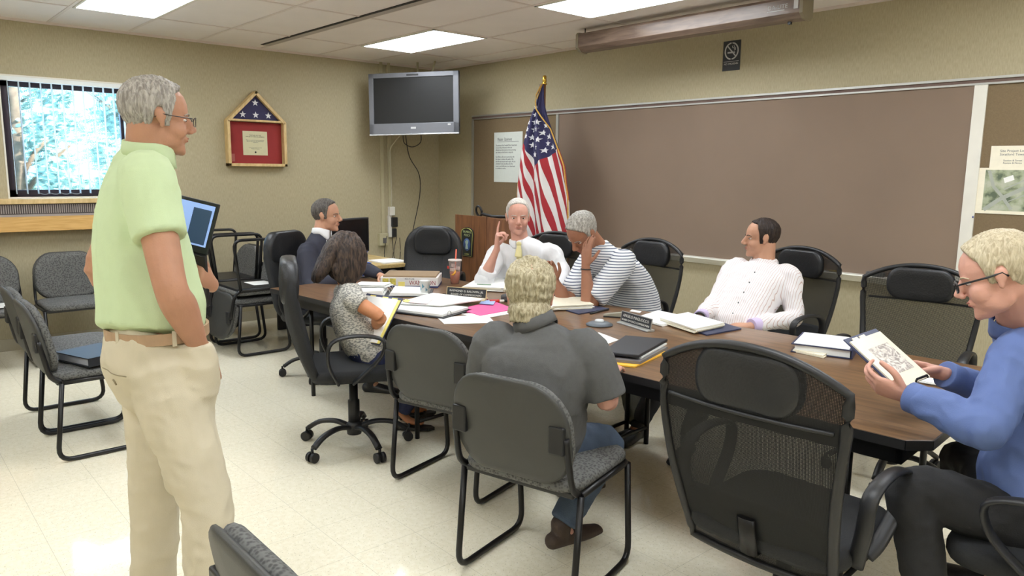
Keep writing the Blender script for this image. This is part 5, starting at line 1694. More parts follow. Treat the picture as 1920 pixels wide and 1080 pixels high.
    for q in 'RL':
        hj, K, A = legs[q]
        ft = V(c.get('foot' + q, (hf.x, hf.y, 0))).normalized()
        loft(bm, [(hj, 0.065 * s, 0.065 * s), (K, 0.045 * s, 0.045 * s), (K * 0.6 + A * 0.4, 0.042 * s, 0.042 * s), (A, 0.032 * s, 0.032 * s)], hside, sub=3, n=12)
        up_ = V((0, 0, 1)) if 'fup' not in c else V(c['fup'])
        low = A - V((0, 0, 1)) * 0.05 * s
        loft(bm, [(A, 0.03 * s, 0.03 * s), (low + ft * 0.05 * s, 0.032 * s, 0.024 * s), (low + ft * 0.14 * s - V((0, 0, 0.008)), 0.036 * s, 0.014 * s)], ft.cross(V((0, 0, 1))), sub=3, n=12)
        feet[q] = (A, ft)
    sk = bake(bm, c.get('vox', 0.0048), 2, root, 'body', c['skin'], t)
    # head details
    face_parts(M4, hs, root, t, c['hair_m'], c.get('lip', LIP))
    if 'hair' in c:
        make_hair(M4, hs, root, c['hair_m'], t, **c['hair'])
    if 'glasses' in c:
        glasses(M4, hs, root, t, **c['glasses'])
    # trousers
    bm = nb()
    loft(bm, [(Hh + V((0, 0, -0.03)) - hf * 0.0, 0.17 * s * w, 0.12 * s * dep), (sp(0.16), 0.163 * s * w, (0.117 * dep + belly * 0.3) * s)] if not c.get('stand') else
         [(Hh + V((0, 0, -0.06)) - hf * 0.01, 0.155 * s * w, 0.12 * s), (Hh + V((0, 0, 0.03)) - hf * 0.022, 0.172 * s * w, 0.138 * s), (Hh + V((0, 0, 0.09)) + hf * 0.0, 0.162 * s * w, 0.132 * s)], hside, sub=4, n=24, pw=0.9, cap1=0.25)
    for q in 'RL':
        hj, K, A = legs[q]
        ll = c.get('leg', 1.0)
        kd = (A - K).normalized()
        An = A + (K - A).normalized() * 0.02
        loft(bm, [(hj, 0.092 * s * ll, 0.096 * s * ll), (hj * 0.55 + K * 0.45, 0.08 * s * ll, 0.083 * s * ll), (K, 0.063 * s * ll, 0.066 * s * ll), (K * 0.55 + A * 0.45, 0.06 * s * ll, 0.063 * s * ll), (An, 0.054 * s * ll, 0.056 * s * ll)], hside, sub=4, n=18, cap1=0.15)
    if c.get('pocket'):
        a_, e_, W_ = arms['R']
        u_ = (W_ - e_).normalized()
        loft(bm, [(W_ + V((0, 0, 0.005)) - hside * 0.006 - hf * 0.005, 0.050, 0.038), (W_ + V((0, 0, -0.08)) - hf * 0.01 - hside * 0.012, 0.072, 0.056), (W_ + V((0, 0, -0.18)) - hf * 0.03 - hside * 0.025, 0.078, 0.064), (W_ + V((0, 0, -0.34)) - hf * 0.05 - hside * 0.05, 0.07, 0.066), (W_ + V((0, 0, -0.45)) - hf * 0.06 - hside * 0.06, 0.055, 0.06)], hf, sub=4, n=16, cap0=0.1)
    bake(bm, 0.008, 3, root, 'trousers', c['pants'], t, wr=c.get('pwr', (0.006, 9, (1, 1, 1))))
    # shirt
    bm = nb()
    torso(bm, 1.0, c.get('loose', 0.004), c.get('low', 0.0), c.get('neckhole', 0.06))
    for q in 'RL':
        a, e, W = arms[q]
        ex = c.get('sleeve', 'long')
        lo = c.get('sl', 1.0)
        if isinstance(ex, dict):
            ex = ex[q]
        inn = (S * 0.35 + a * 0.65)
        if ex == 'short':
            f1 = c.get('shortf', 0.62)
            p1 = a * (1 - f1) + e * f1
            loft(bm, [(inn, 0.07 * s, 0.07 * s), (a, 0.068 * s * lo, 0.066 * s * lo), (p1, 0.063 * s * lo, 0.063 * s * lo)], [sd.cross(V((0, 0, 1)))] * 3, sub=4, n=18, cap1=0.06)
        else:
            k1 = 0.93 if ex == 'long' else 0.28
            p2 = e * (1 - k1) + W * k1
            loft(bm, [(inn, 0.07 * s, 0.07 * s), (a, 0.066 * s * lo, 0.064 * s * lo), (a * 0.5 + e * 0.5, 0.057 * s * lo, 0.057 * s * lo), (e, 0.051 * s * lo, 0.051 * s * lo), (p2 * 0.6 + e * 0.4, 0.048 * s * lo, 0.047 * s * lo), (p2, (0.036 if ex == 'long' else 0.047) * s * lo, (0.033 if ex == 'long' else 0.047) * s * lo)], [sd.cross(V((0, 0, 1)))] * 6, sub=4, n=18, cap1=0.06)
            ell(bm, tuple(e), (0.056 * s * lo,) * 3)
            cu = V(p2 - e).normalized()
            if c.get('cuffs'):
                b2 = nb()
                r_ = (0.040 if ex == 'long' else 0.051) * s * lo
                T0 = V((0, 0, 0)) - V(root)
                tube(b2, [p2 - cu * 0.05 + T0, p2 - cu * 0.045 + T0, p2 + cu * 0.008 + T0, p2 + cu * 0.01 + T0], r_, n=20, taper=[0.93, 1, 1, 0.93])
                obj('cuff', b2, c['cuffs'], t, smooth=False)
    so_ = bake(bm, 0.0075, 3, root, c.get('topname', 'shirt'), c['top'], t, wr=c.get('wr', (0.006, 10, (1, 1, 1))))
    # collar
    nd = (hb - N).normalized()
    cm = head_frame(N + nd * c.get('cz', 0.0), f, nd)
    if c.get('collar_m'):
        collar(cm, t, root, c['collar_m'], **c.get('collar', {}))
    # shoes
    if c.get('shoe'):
        for q in 'RL':
            A, ft = feet[q]
            sdv = ft.cross(V((0, 0, 1)))
            z0 = A.z - 0.085
            b3 = A - V((0, 0, 0.055))
            bm = nb()
            loft(bm, [(b3 - ft * 0.045 * s + V((0, 0, 0.0)), 0.032 * s, 0.034 * s), (b3 + ft * 0.03 * s, 0.036 * s, 0.038 * s), (b3 + ft * 0.12 * s - V((0, 0, 0.008)), 0.044 * s, 0.027 * s), (b3 + ft * 0.19 * s - V((0, 0, 0.013)), 0.034 * s, 0.018 * s)], sdv, sub=4, n=16)
            loft(bm, [(b3, 0.036 * s, 0.036 * s), (A + V((0, 0, 0.01)), 0.04 * s, 0.042 * s)], sdv, sub=2, n=14)
            for v in bm.verts:
                if v.co.z < z0:
                    v.co.z = z0
            bake(bm, 0.006, 2, root, 'shoe', c['shoe'], t)
    return t, dict(M4=M4, hs=hs, root=root, f=f, sd=sd, sp=sp, ffw=ffw, arms=arms, legs=legs, cm=cm, S=S, N=N, Hh=Hh, nd=nd, s=s, w=w, dep=dep, belly=belly, hside=hside, hf=hf, bvh=BVHTree.FromPolygons([v.co.copy() for v in so_.data.vertices], [tuple(p.vertices) for p in so_.data.polygons]))

def local(info, bm):
    for v in bm.verts:
        v.co = v.co - V(info['root'])
    return bm

LIP = M('lips', (168, 96, 86), 0.45, var=(40, 0.05))
SK_TAN = skin_mat('skin_tan', (182, 134, 108))
SK_PINK = skin_mat('skin_pink', (212, 160, 142))
SK_WARM = skin_mat('skin_warm', (196, 148, 122))
SK_BROWN = skin_mat('skin_brown', (160, 112, 88))
SK_OLIVE = skin_mat('skin_olive', (196, 134, 96))
H_GREY = hair_mat('hair_grey', (134, 128, 122), (186, 180, 172))
H_SILVER = hair_mat('hair_silver', (180, 174, 166), (222, 216, 208))
H_SALT = hair_mat('hair_salt', (128, 124, 118), (192, 188, 180))
H_DARKGREY = hair_mat('hair_dark_grey', (66, 62, 60), (108, 103, 98))
H_BLACK = hair_mat('hair_black', (36, 28, 26), (58, 46, 40))
H_BLONDE = hair_mat('hair_blonde_grey', (168, 154, 126), (208, 196, 168))
H_SAND = hair_mat('hair_sandy_grey', (140, 128, 100), (196, 186, 158))
H_BROWN = hair_mat('hair_dark_brown', (34, 30, 30), (84, 68, 58), 18)

# --- standing man
LIME = M('lime_polo', (198, 216, 172), 0.85, bump=(600, 0.25), var=(20, 0.02))
KHAKI = M('khaki_twill', (202, 192, 168), 0.85, bump=(500, 0.2), var=(12, 0.03))
f1 = (0.197, 0.98)
W_L = V((4.734, -4.452, 1.182)) - V((0.52, -0.5, 0.5)).normalized() * 0.09
t1, i1 = person('standing man in a lime green polo shirt and khaki trousers holding up a laptop', dict(
    hip=(4.956, -4.671, 0.937), S=(4.837, -4.654, 1.515), N=(4.859, -4.643, 1.585), head=(4.875, -4.612, 1.701), f=f1, look=(0.06, 0.99, -0.06), stand=True, pocket=True, s=1.04, hs=0.99, w=0.98, shw=0.168, dep=0.97, belly=0.045,
    wrR=(5.131, -4.608, 1.016), elR=(5.178, -4.692, 1.210), wrL=tuple(W_L), elL=(4.649, -4.757, 1.204),
    hR=((-0.05, 0.25, -1), (-0.9, 0.1, 0), dict(curl=(0.5, 0.6, 0.4), thumb=(0.2, 0.4))), hL=((0.52, -0.5, 0.5), (-0.66, -0.75, 0), dict(curl=(1.35, 0.85, 0.4), spread=0.1, thumb=(0.8, 0.25))),
    knR=(5.205, -4.636, 0.540), anR=(5.269, -4.656, 0.152), knL=(4.921, -4.702, 0.459), anL=(4.961, -4.746, 0.078),
    skin=SK_TAN, hair_m=H_GREY, hair=dict(zf=0.085, T=0.012, nape=-0.058, burn=-0.03, recede=0.03, streak=0.006), glasses=dict(m=M('thin_grey_frame', (60, 54, 52), 0.3, 0.5, var=(30, 0.05)), thick=0.0013, rx=0.022, rz=0.014),
    pants=KHAKI, pwr=(0.009, 7, (1.0, 1.0, 1.3)), top=LIME, sleeve='short', shortf=0.55, sl=1.14, armr=1.14, wr=(0.008, 7, (1.3, 1.3, 0.55)), low=-0.19, loose=0.014, cap0=0.2, neckhole=0.062, neck=0.066,
    collar_m=LIME, collar=dict(r=0.063, h=0.036, flare=0.012), cz=0.012, leg=1.12, shoe=M('brown_shoe', (80, 60, 46), 0.5, var=(20, 0.1))))
bm = nb()
bz = i1['Hh'] + V((0, 0, 0.108)) + i1['hf'] * 0.0
ring = []
for k in range(40):
    a = 2 * PI * k / 40
    ring.append(bz + i1['hside'] * math.cos(a) * 0.169 + i1['hf'] * math.sin(a) * 0.146)
tube(bm, ring, 0.003, 0.017, closed=True, n=8, side=(1, 0, 0)) if False else None
vs = []
for p in ring:
    o_ = (p - bz).normalized()
    vs.append([bm.verts.new(p + o_ * q + V((0, 0, z))) for q, z in ((-0.004, -0.017), (0.004, -0.017), (0.004, 0.017), (-0.004, 0.017))])
for k in range(40):
    A, C = vs[k], vs[(k + 1) % 40]
    for j in range(4):
        bm.faces.new((A[j], A[(j + 1) % 4], C[(j + 1) % 4], C[j]))
obj('belt', local(i1, bm), M('tan_belt', (172, 142, 112), 0.6, var=(20, 0.06)), t1)
bvt = BVHTree.FromPolygons([v.co.copy() for v in [o for o in t1.children if o.name.startswith('trousers')][0].data.vertices], [tuple(p.vertices) for p in [o for o in t1.children if o.name.startswith('trousers')][0].data.polygons])
THREAD = M('dark_khaki_seam', (150, 138, 112), 0.85, var=(40, 0.05))  # darker khaki of the back pocket welt and its button
for a in (-0.9, -1.75, -2.5, 0.2):
    d_ = i1['hside'] * math.cos(a) + i1['hf'] * math.sin(a)
    p_ = bz + i1['hside'] * math.cos(a) * 0.174 + i1['hf'] * math.sin(a) * 0.151 - i1['root']
    tg = d_.cross(V((0, 0, 1)))
    bm = nb(); box(bm, (-0.006, -0.022, -0.001), (0.006, 0.024, 0.002), mat=frame_matrix(p_, tg, V((0, 0, 1))))
    obj('belt_loop', bm, KHAKI, t1)
def on_trousers(a, z):
    d_ = i1['hside'] * math.cos(a) + i1['hf'] * math.sin(a)
    c_ = i1['Hh'] + V((0, 0, z)) - i1['root']
    h_ = bvt.ray_cast(c_ + d_ * 0.4, -d_)[0]
    return (h_ if h_ else c_ + d_ * 0.15) + d_ * 0.0008
obj('back_pocket', sweep([on_trousers(-1.28 + 0.075 * k, 0.015 - 0.0012 * k) for k in range(10)], 0.0016, n=5), THREAD, t1)
obj('pocket_button', sweep([on_trousers(-0.95, -0.012), on_trousers(-0.93, -0.03)], 0.003, n=6), THREAD, t1)
# laptop held in his left hand
TR_, BR_, TL_ = V((4.756, -4.385, 1.423)), V((4.737, -4.448, 1.246)), V((4.486, -4.570, 1.485))
lx = (TR_ - TL_).normalized(); ly = (TR_ - BR_).normalized(); ly = (ly - lx * ly.dot(lx)).normalized()
tl = thing('laptop', 'black laptop with a lit screen held up by the standing man', 'laptop')
tl.matrix_world = frame_matrix(TR_, lx, ly)
W_, H_ = 0.30, 0.187
obj('screen_lid', B((-W_, -H_, -0.008), (0, 0, 0)), BLACK_PLASTIC, tl, bevel=0.004)
obj('screen', B((-W_ + 0.012, -H_ + 0.026, 0), (-0.013, -0.013, 0.001)), M('laptop_screen_blue', (150, 176, 232), 0.3, emit=((150, 180, 245), 0.55)), tl)
obj('screen_window', B((-0.095, -H_ + 0.032, 0.0011), (-0.021, -0.03, 0.0016)), M('laptop_window_dark', (52, 70, 96), 0.3, emit=((50, 74, 110), 0.35)), tl)
mb = tl.matrix_world.inverted() @ frame_matrix(TR_ - ly * H_, lx, V((4.639, -4.441, 1.036)) - (TR_ - ly * H_)) @ Matrix.Diagonal((1, -1, 1, 1)) @ Matrix.Diagonal((1, -1, 1, 1))
bm = nb(); box(bm, (-W_, 0, -0.012), (0, 0.2, 0.004), mat=mb)
obj('keyboard_base', bm, BLACK_PLASTIC, tl, bevel=0.003)

# --- man in the dark suit
SUIT = M('navy_suit', (46, 48, 62), 0.8, bump=(400, 0.15), var=(10, 0.06))
WSHIRT = M('white_shirt', (228, 228, 230), 0.8, bump=(300, 0.1), var=(10, 0.01))
BLUETIE = M('blue_tie', (62, 84, 160), 0.6, var=(30, 0.05))
t2, i2 = person('seated man in a dark suit looking right at the far table end', dict(
    hip=(2.26, -2.74, 0.52), S=(2.168, -2.707, 0.932), N=(2.179, -2.682, 1.050), head=(2.197, -2.642, 1.196), f=(0.80, 0.6), look=(0.74, 0.67, 0.0), hs=1.04, s=1.0, belly=0.02, w=1.02,
    wrR=(2.66, -2.78, 0.77), wrL=(2.66, -2.45, 0.77), poleR=(-0.3, -0.6, -1), poleL=(-0.3, 0.6, -1), hR=((1, 0.2, 0), (0, 0, -1)), hL=((1, 0, 0), (0, 0, -1)),
    anR=(2.95, -2.72, 0.085), anL=(2.95, -2.45, 0.085), skin=SK_WARM, hair_m=H_DARKGREY, hair=dict(zf=0.085, T=0.010, nape=-0.06, burn=-0.025, recede=0.03),
    pants=SUIT, top=SUIT, topname='suit_jacket', sl=1.12, loose=0.014, wr=(0.006, 8, (1, 1, 0.6)), collar_m=WSHIRT, collar=dict(r=0.062, h=0.04, flare=0.012), cz=0.012, shoe=BLACK_LEATHER, vox=0.0055))
def chest_strip(info, lat, q0, q1, w0, w1, m, name, parent, off=0.02, n=14, th=0.006):
    """a flat strip lying on the front of the torso, from spine fraction q0 down to q1"""
    bm = nb(); rows = []
    for k in range(n + 1):
        q = q0 + (q1 - q0) * k / n
        c = info['sp'](min(q, 0.93)) if q <= 0.93 else info['S'] + (info['N'] - info['S']) * ((q - 0.93) / 0.07)
        dd = np.interp(q, [0, 0.2, 0.45, 0.75, 0.93, 0.97, 1.0], [0.118, 0.117, 0.113, 0.115, 0.098, 0.085, 0.066]) * info['dep'] * info['s'] + info['belly'] * float(np.interp(q, [0, 0.2, 0.45, 0.75, 1], [0.3, 0.9, 0.8, 0.15, 0]))
        ww = w0 + (w1 - w0) * (k / n)
        la = lat[0] + (lat[1] - lat[0]) * (k / n)
        p = c + info['ffw'] * 0.45 + info['sd'] * la
        hit = info['bvh'].ray_cast(p - info['root'], -info['ffw'])[0]
        p = (hit + info['root'] if hit else c + info['ffw'] * dd) + info['ffw'] * (off - 0.004)
        rows.append([bm.verts.new(p + info['sd'] * x_ + info['ffw'] * y_) for x_, y_ in ((-ww, 0), (ww, 0), (ww, th), (-ww, th))])
    for A, C in zip(rows, rows[1:]):
        for j in range(4):
            bm.faces.new((A[j], A[(j + 1) % 4], C[(j + 1) % 4], C[j])).smooth = False
    bm.faces.new(rows[0]); bm.faces.new(rows[-1][::-1])
    return obj(name, local(info, bm), m, parent)
chest_strip(i2, (0, 0), 1.0, 0.3, 0.05, 0.006, WSHIRT, 'shirt_front', t2, off=0.002)
chest_strip(i2, (0, 0), 1.0, 0.25, 0.014, 0.032, BLUETIE, 'tie', t2, off=0.009)

# --- woman with dark hair
TOPW = M('grey_patterned_top', (150, 148, 144), 0.85)
nt, ns, ls, b = nodes_of(TOPW)
tc = ns.new('ShaderNodeTexCoord'); mp = ns.new('ShaderNodeMapping'); mp.inputs['Scale'].default_value = (1, 1, 2.2)
ls.new(tc.outputs['Object'], mp.inputs[0])
vo = ns.new('ShaderNodeTexNoise'); vo.inputs['Scale'].default_value = 75; vo.inputs['Detail'].default_value = 3
ls.new(mp.outputs[0], vo.inputs['Vector'])
r = ns.new('ShaderNodeMapRange'); r.inputs[1].default_value = 0.42; r.inputs[2].default_value = 0.56
ls.new(vo.outputs['Fac'], r.inputs[0])
ls.new(mix_col(nt, r.outputs[0], (128, 127, 124), (200, 196, 186)), b.inputs['Base Color'])
JEANS = M('dark_blue_jeans', (40, 46, 78), 0.85, bump=(300, 0.2), var=(20, 0.1))
t3, i3 = person('seated dark-haired woman in a grey patterned top reading a yellow-edged pad', dict(
    hip=(3.86, -3.25, 0.53), S=(3.747, -3.323, 0.850), N=(3.716, -3.314, 0.911), head=(3.689, -3.309, 1.065), f=(0.30, 0.95), look=(0.25, 0.9, -0.45), s=0.88, hs=0.94, shw=0.165, w=0.9, dep=0.95, belly=0.02, slouch=0.05,
    elR=(4.018, -3.295, 0.774), wrR=(3.915, -3.261, 0.700), wrL=(3.619, -3.196, 0.713), elL=(3.537, -3.211, 0.651), hR=((-0.75, -0.2, -0.2), (-0.3, 0.6, 0.2), dict(curl=(0.5, 0.6, 0.4))), hL=((0.3, 0.5, 0.1), (0.5, 0, -0.7), dict(curl=(0.7, 0.8, 0.4))),
    anR=(3.74, -2.98, 0.10), anL=(3.60, -2.86, 0.10), kpole=(0.3, 0.9, 0.6), footR=(0.6, 0.5, 0), footL=(0.2, 0.8, 0), skin=SK_OLIVE, hair_m=H_BROWN, hair=dict(zf=0.07, T=0.02, nape=-0.08, burn=-0.08, streak=0.004),
    pants=JEANS, leg=0.95, top=TOPW, topname='blouse', sleeve='short', shortf=0.28, wr=(0.005, 9, (1, 1, 0.8)), low=0.02, neck=0.05, neckhole=0.056, vox=0.005))
# long bobbed hair
hm = head_frame(i3['M4'].to_translation(), (0.30, 0.93, -0.12))
bm = nb()
def HP(x, y, z):
    return hm @ (V((x, y, z)) * 0.96)
hsd = hm.to_3x3() @ V((1, 0, 0))
for q in (-1, 1):
    loft(bm, [(HP(q * 0.02, 0.01, 0.105), 0.05, 0.05), (HP(q * 0.066, 0.02, 0.06), 0.03, 0.078), (HP(q * 0.086, 0.022, 0.0), 0.020, 0.085), (HP(q * 0.090, 0.012, -0.055), 0.020, 0.082), (HP(q * 0.086, -0.02, -0.105), 0.018, 0.075), (HP(q * 0.08, -0.04, -0.135), 0.010, 0.05)], hsd, sub=5, n=20, pw=0.9)
loft(bm, [(HP(0, -0.02, 0.105), 0.06, 0.05), (HP(0, -0.065, 0.06), 0.085, 0.05), (HP(0, -0.095, 0.0), 0.096, 0.045), (HP(0, -0.122, -0.065), 0.100, 0.04), (HP(0, -0.148, -0.12), 0.092, 0.03), (HP(0, -0.16, -0.15), 0.07, 0.018)], hsd, sub=5, n=24, pw=0.9)
bake(bm, 0.006, 2, i3['root'], 'long_hair', H_BROWN, t3, wr=(0.007, 26, (1, 1, 0.25)))
for q in 'RL':
    A = i3['legs'][q][2]
    ft = V((0.6, 0.5, 0)).normalized() if q == 'R' else V((0.2, 0.8, 0)).normalized()
    sdv = ft.cross(V((0, 0, 1)))
    bm = nb()
    low = A - V((0, 0, 0.095))
    pts = [low - ft * 0.05 + sdv * 0.03, low + ft * 0.08 + sdv * 0.038, low + ft * 0.17 + sdv * 0.03, low + ft * 0.2, low + ft * 0.17 - sdv * 0.03, low + ft * 0.08 - sdv * 0.038, low - ft * 0.05 - sdv * 0.03]
    prism(bm, [p + V((0, 0, 0.004)) for p in pts], (0, 0, 0.018))
    for fwd_, zz in ((0.11, 0.05), (0.05, 0.075)):
        ctr = low + ft * fwd_ + V((0, 0, 0.03))
        tube(bm, [ctr + sdv * 0.038 * math.cos(a) + V((0, 0, 0.028 * math.sin(a) - 0.008)) for a in (PI * k / 10 for k in range(11))], 0.008, 0.003, n=6, side=tuple(ft))
    obj('sandal', local(i3, bm), BLACK_LEATHER, t3)
# her pad
PA, PB, PC = V((3.924, -3.099, 0.829)), V((3.674, -3.225, 0.843)), V((3.963, -3.277, 0.663))
tp = thing('clipboard_pad', 'white pad with a yellow edge and navy backing held by the woman', 'clipboard')
tp.matrix_world = frame_matrix(PA, (PA - PB), (PA - PC))
obj('backing', B((-0.235, -0.30, -0.012), (0.0, 0.02, -0.006)), NAVYV, tp)
obj('yellow_pad', B((-0.23, -0.295, -0.006), (-0.003, 0.0, -0.001)), YELLOW_PAPER, tp)
obj('white_sheets', B((-0.232, -0.295, -0.001), (-0.018, 0.0, 0.002)), PAPER, tp)
for x in (-0.2, -0.12, -0.06):
    obj('index_tab', B((x, 0.0, -0.001), (x + 0.035, 0.008, 0.001)), YELLOW_PAPER, tp)

# --- man with the yellow tie
t4, i4 = person('white-haired man in a white shirt and pale yellow tie raising one finger', dict(
    hip=(3.20, -1.60, 0.53), S=(3.365, -1.655, 0.947), N=(3.345, -1.686, 1.042), head=(3.350, -1.715, 1.220), f=(0.66, -0.75), look=(0.78, -0.62, -0.06), hs=1.1, s=1.06, w=1.08, belly=0.04, fat=1.1, slouch=0.02, shw=0.185, sside=(-0.72, -0.69, -0.02),
    elR=(3.374, -2.048, 0.792), wrR=(3.483, -2.024, 1.019), elL=(3.600, -1.508, 0.834), wrL=(3.794, -1.710, 0.732), hR=((0.0, 0.0, 1), (0.5, 0.6, 0), dict(per=[(0.1, 0.1, 0.1), (1.3, 1.2, 0.7), (1.35, 1.25, 0.7), (1.4, 1.3, 0.7)], thumb=(0.4, 0.7))),
    hL=((0.3, -0.6, 0.5), (-0.6, -0.3, 0), dict(curl=(0.7, 0.8, 0.5))), anR=(3.30, -2.15, 0.085), anL=(3.60, -2.05, 0.085), skin=SK_PINK, hair_m=H_SILVER, hair=dict(zf=0.093, T=0.0075, nape=-0.05, burn=-0.035, recede=0.03, streak=0.002),
    pants=M('grey_trousers', (76, 76, 80), 0.85, var=(20, 0.06)), top=WSHIRT, sleeve={'R': 'roll', 'L': 'long'}, sl=1.16, loose=0.012, wr=(0.009, 8, (1.2, 1.2, 0.6)), cuffs=WSHIRT, neck=0.062, collar_m=WSHIRT, collar=dict(r=0.067, h=0.024, flare=0.014, open_front=0.3), cz=0.0, shoe=BLACK_LEATHER, vox=0.0055))
chest_strip(i4, (0, 0.085), 0.985, 0.15, 0.021, 0.048, M('pale_yellow_tie', (218, 208, 152), 0.6, var=(40, 0.06)), 'tie', t4, off=0.008)

bm = nb(); ell(bm, (0, 0.088, -0.014), (0.019, 0.012, 0.020), i4['cm'], 14)
loft(bm, [(i4['cm'] @ V((0, 0.090, -0.02)), 0.013, 0.006), (i4['cm'] @ V((0.004, 0.108, -0.06)), 0.021, 0.006), (i4['cm'] @ V((0.012, 0.126, -0.10)), 0.025, 0.006)], i4['sd'], sub=4, n=12)
obj('tie_knot', local(i4, bm), MATS['pale_yellow_tie'], t4, smooth=True)
# --- man in the striped polo, head in his hand
STRIPE = stripes_mat('striped_jersey', 2, 0.0165, 0.34, (224, 226, 228), (92, 100, 122), bend=0.004)
t5, i5 = person('grey-haired man in a striped polo shirt resting his face in one hand', dict(
    hip=(4.22, -1.42, 0.53), S=(4.219, -1.723, 0.973), N=(4.204, -1.793, 1.073), head=(4.193, -1.919, 1.170), f=(-0.25, -0.97), look=(-0.05, -0.66, -0.62), up=(0.05, -0.35, 0.9), sside=(-0.95, 0.25, -0.08), hs=1.08, s=1.04, w=1.06, belly=0.05, slouch=0.10, shw=0.18,
    elL=(4.354, -2.021, 0.744), wrL=(4.318, -2.021, 0.984), elR=(4.163, -2.023, 0.742), wrR=(4.113, -2.081, 0.867), hL=((-0.05, 0.1, 1.0), (0.0, 0.9, 0.1), dict(curl=(0.15, 0.3, 0.25), spread=0.3, thumb=(0.25, 0.6))), hR=((-0.3, -0.1, 0.8), (0.3, -0.5, 0), dict(curl=(0.8, 0.9, 0.6))),
    anR=(4.35, -2.1, 0.085), anL=(4.75, -2.0, 0.085), skin=SK_BROWN, hair_m=H_SALT, hair=dict(zf=0.076, T=0.011, nape=-0.05, burn=-0.02, curl=0.002),
    pants=M('olive_trousers', (92, 92, 80), 0.85, var=(20, 0.06)), top=STRIPE, sleeve='short', shortf=0.86, sl=1.18, loose=0.014, wr=(0.007, 8, (1, 1, 1)), collar_m=STRIPE, collar=dict(r=0.066, h=0.032, flare=0.012), cz=0.0, shoe=BLACK_LEATHER, vox=0.0052))
w5 = i5['arms']['L'][2] - (i5['arms']['L'][2] - i5['arms']['L'][1]).normalized() * 0.02
bm = nb(); tube(bm, [w5 + V((0.033 * math.cos(a), 0.028 * math.sin(a), 0)) for a in (2 * PI * k / 20 for k in range(20))], 0.0035, closed=True, n=6)
obj('bracelet', local(i5, bm), BLACK_PLASTIC, t5)

# --- man in the pinstriped shirt leaning back
PINS = stripes_mat('pinstriped_shirt', 0, 0.0125, 0.16, (234, 230, 232), (198, 172, 166))
LILAC = M('lilac_cuff', (206, 190, 226), 0.8, var=(20, 0.02))
t6, i6 = person('dark-haired man in a white pinstriped shirt leaning back and looking left', dict(
    hip=(4.90, -1.32, 0.53), S=(4.915, -1.009, 0.921), N=(4.905, -0.974, 0.987), head=(4.887, -0.988, 1.141), f=(0.22, -0.97), look=(-0.72, -0.68, 0.0), sside=(-0.97, -0.2, 0.05), hs=1.06, s=1.04, w=1.02, belly=0.03, slouch=0.0,
    elR=(4.781, -1.328, 0.729), wrR=(4.847, -1.569, 0.686), elL=(5.172, -1.052, 0.674), wrL=(5.083, -1.402, 0.651), hR=((0.1, -0.9, -0.2), (0, 0, -1), dict(curl=(0.3, 0.4, 0.3))), hL=((-0.9, -0.3, -0.1), (0, 0.3, -1), dict(curl=(0.4, 0.5, 0.3))),
    anR=(4.75, -2.0, 0.085), anL=(5.1, -2.0, 0.085), skin=SK_WARM, hair_m=H_BLACK, hair=dict(zf=0.094, T=0.007, nape=-0.06, burn=-0.035, recede=0.06),
    pants=M('black_trousers', (34, 34, 36), 0.85, var=(20, 0.1)), top=PINS, sl=1.08, loose=0.010, wr=(0.010, 8, (1.3, 1.3, 0.7)), cuffs=LILAC, neck=0.068, collar_m=PINS, collar=dict(r=0.071, h=0.03, flare=0.02, open_front=0.55, drop=0.035), cz=-0.004, shoe=BLACK_LEATHER, vox=0.0055))
for k in range(5):
    q = 0.85 - k * 0.16
    c_ = i6['sp'](q) + i6['ffw'] * (0.115 * 1.04 + 0.03 * float(np.interp(q, [0, 0.2, 0.45, 0.75, 1], [0.3, 0.9, 0.8, 0.15, 0])) + 0.016)
    bm = nb(); ell(bm, tuple(c_), (0.0055, 0.003, 0.0055), None, 8)
    obj('button', local(i6, bm), INK, t6)
w6 = i6['arms']['R'][2]
bm = nb(); d6 = (w6 - i6['arms']['R'][1]).normalized(); a6 = d6.orthogonal().normalized(); b6 = d6.cross(a6)
tube(bm, [w6 - d6 * 0.0 + a6 * 0.032 * math.cos(a) + b6 * 0.032 * math.sin(a) for a in (2 * PI * k / 20 for k in range(20))], 0.006, closed=True, n=8)
obj('wristwatch', local(i6, bm), BLACK_PLASTIC, t6)

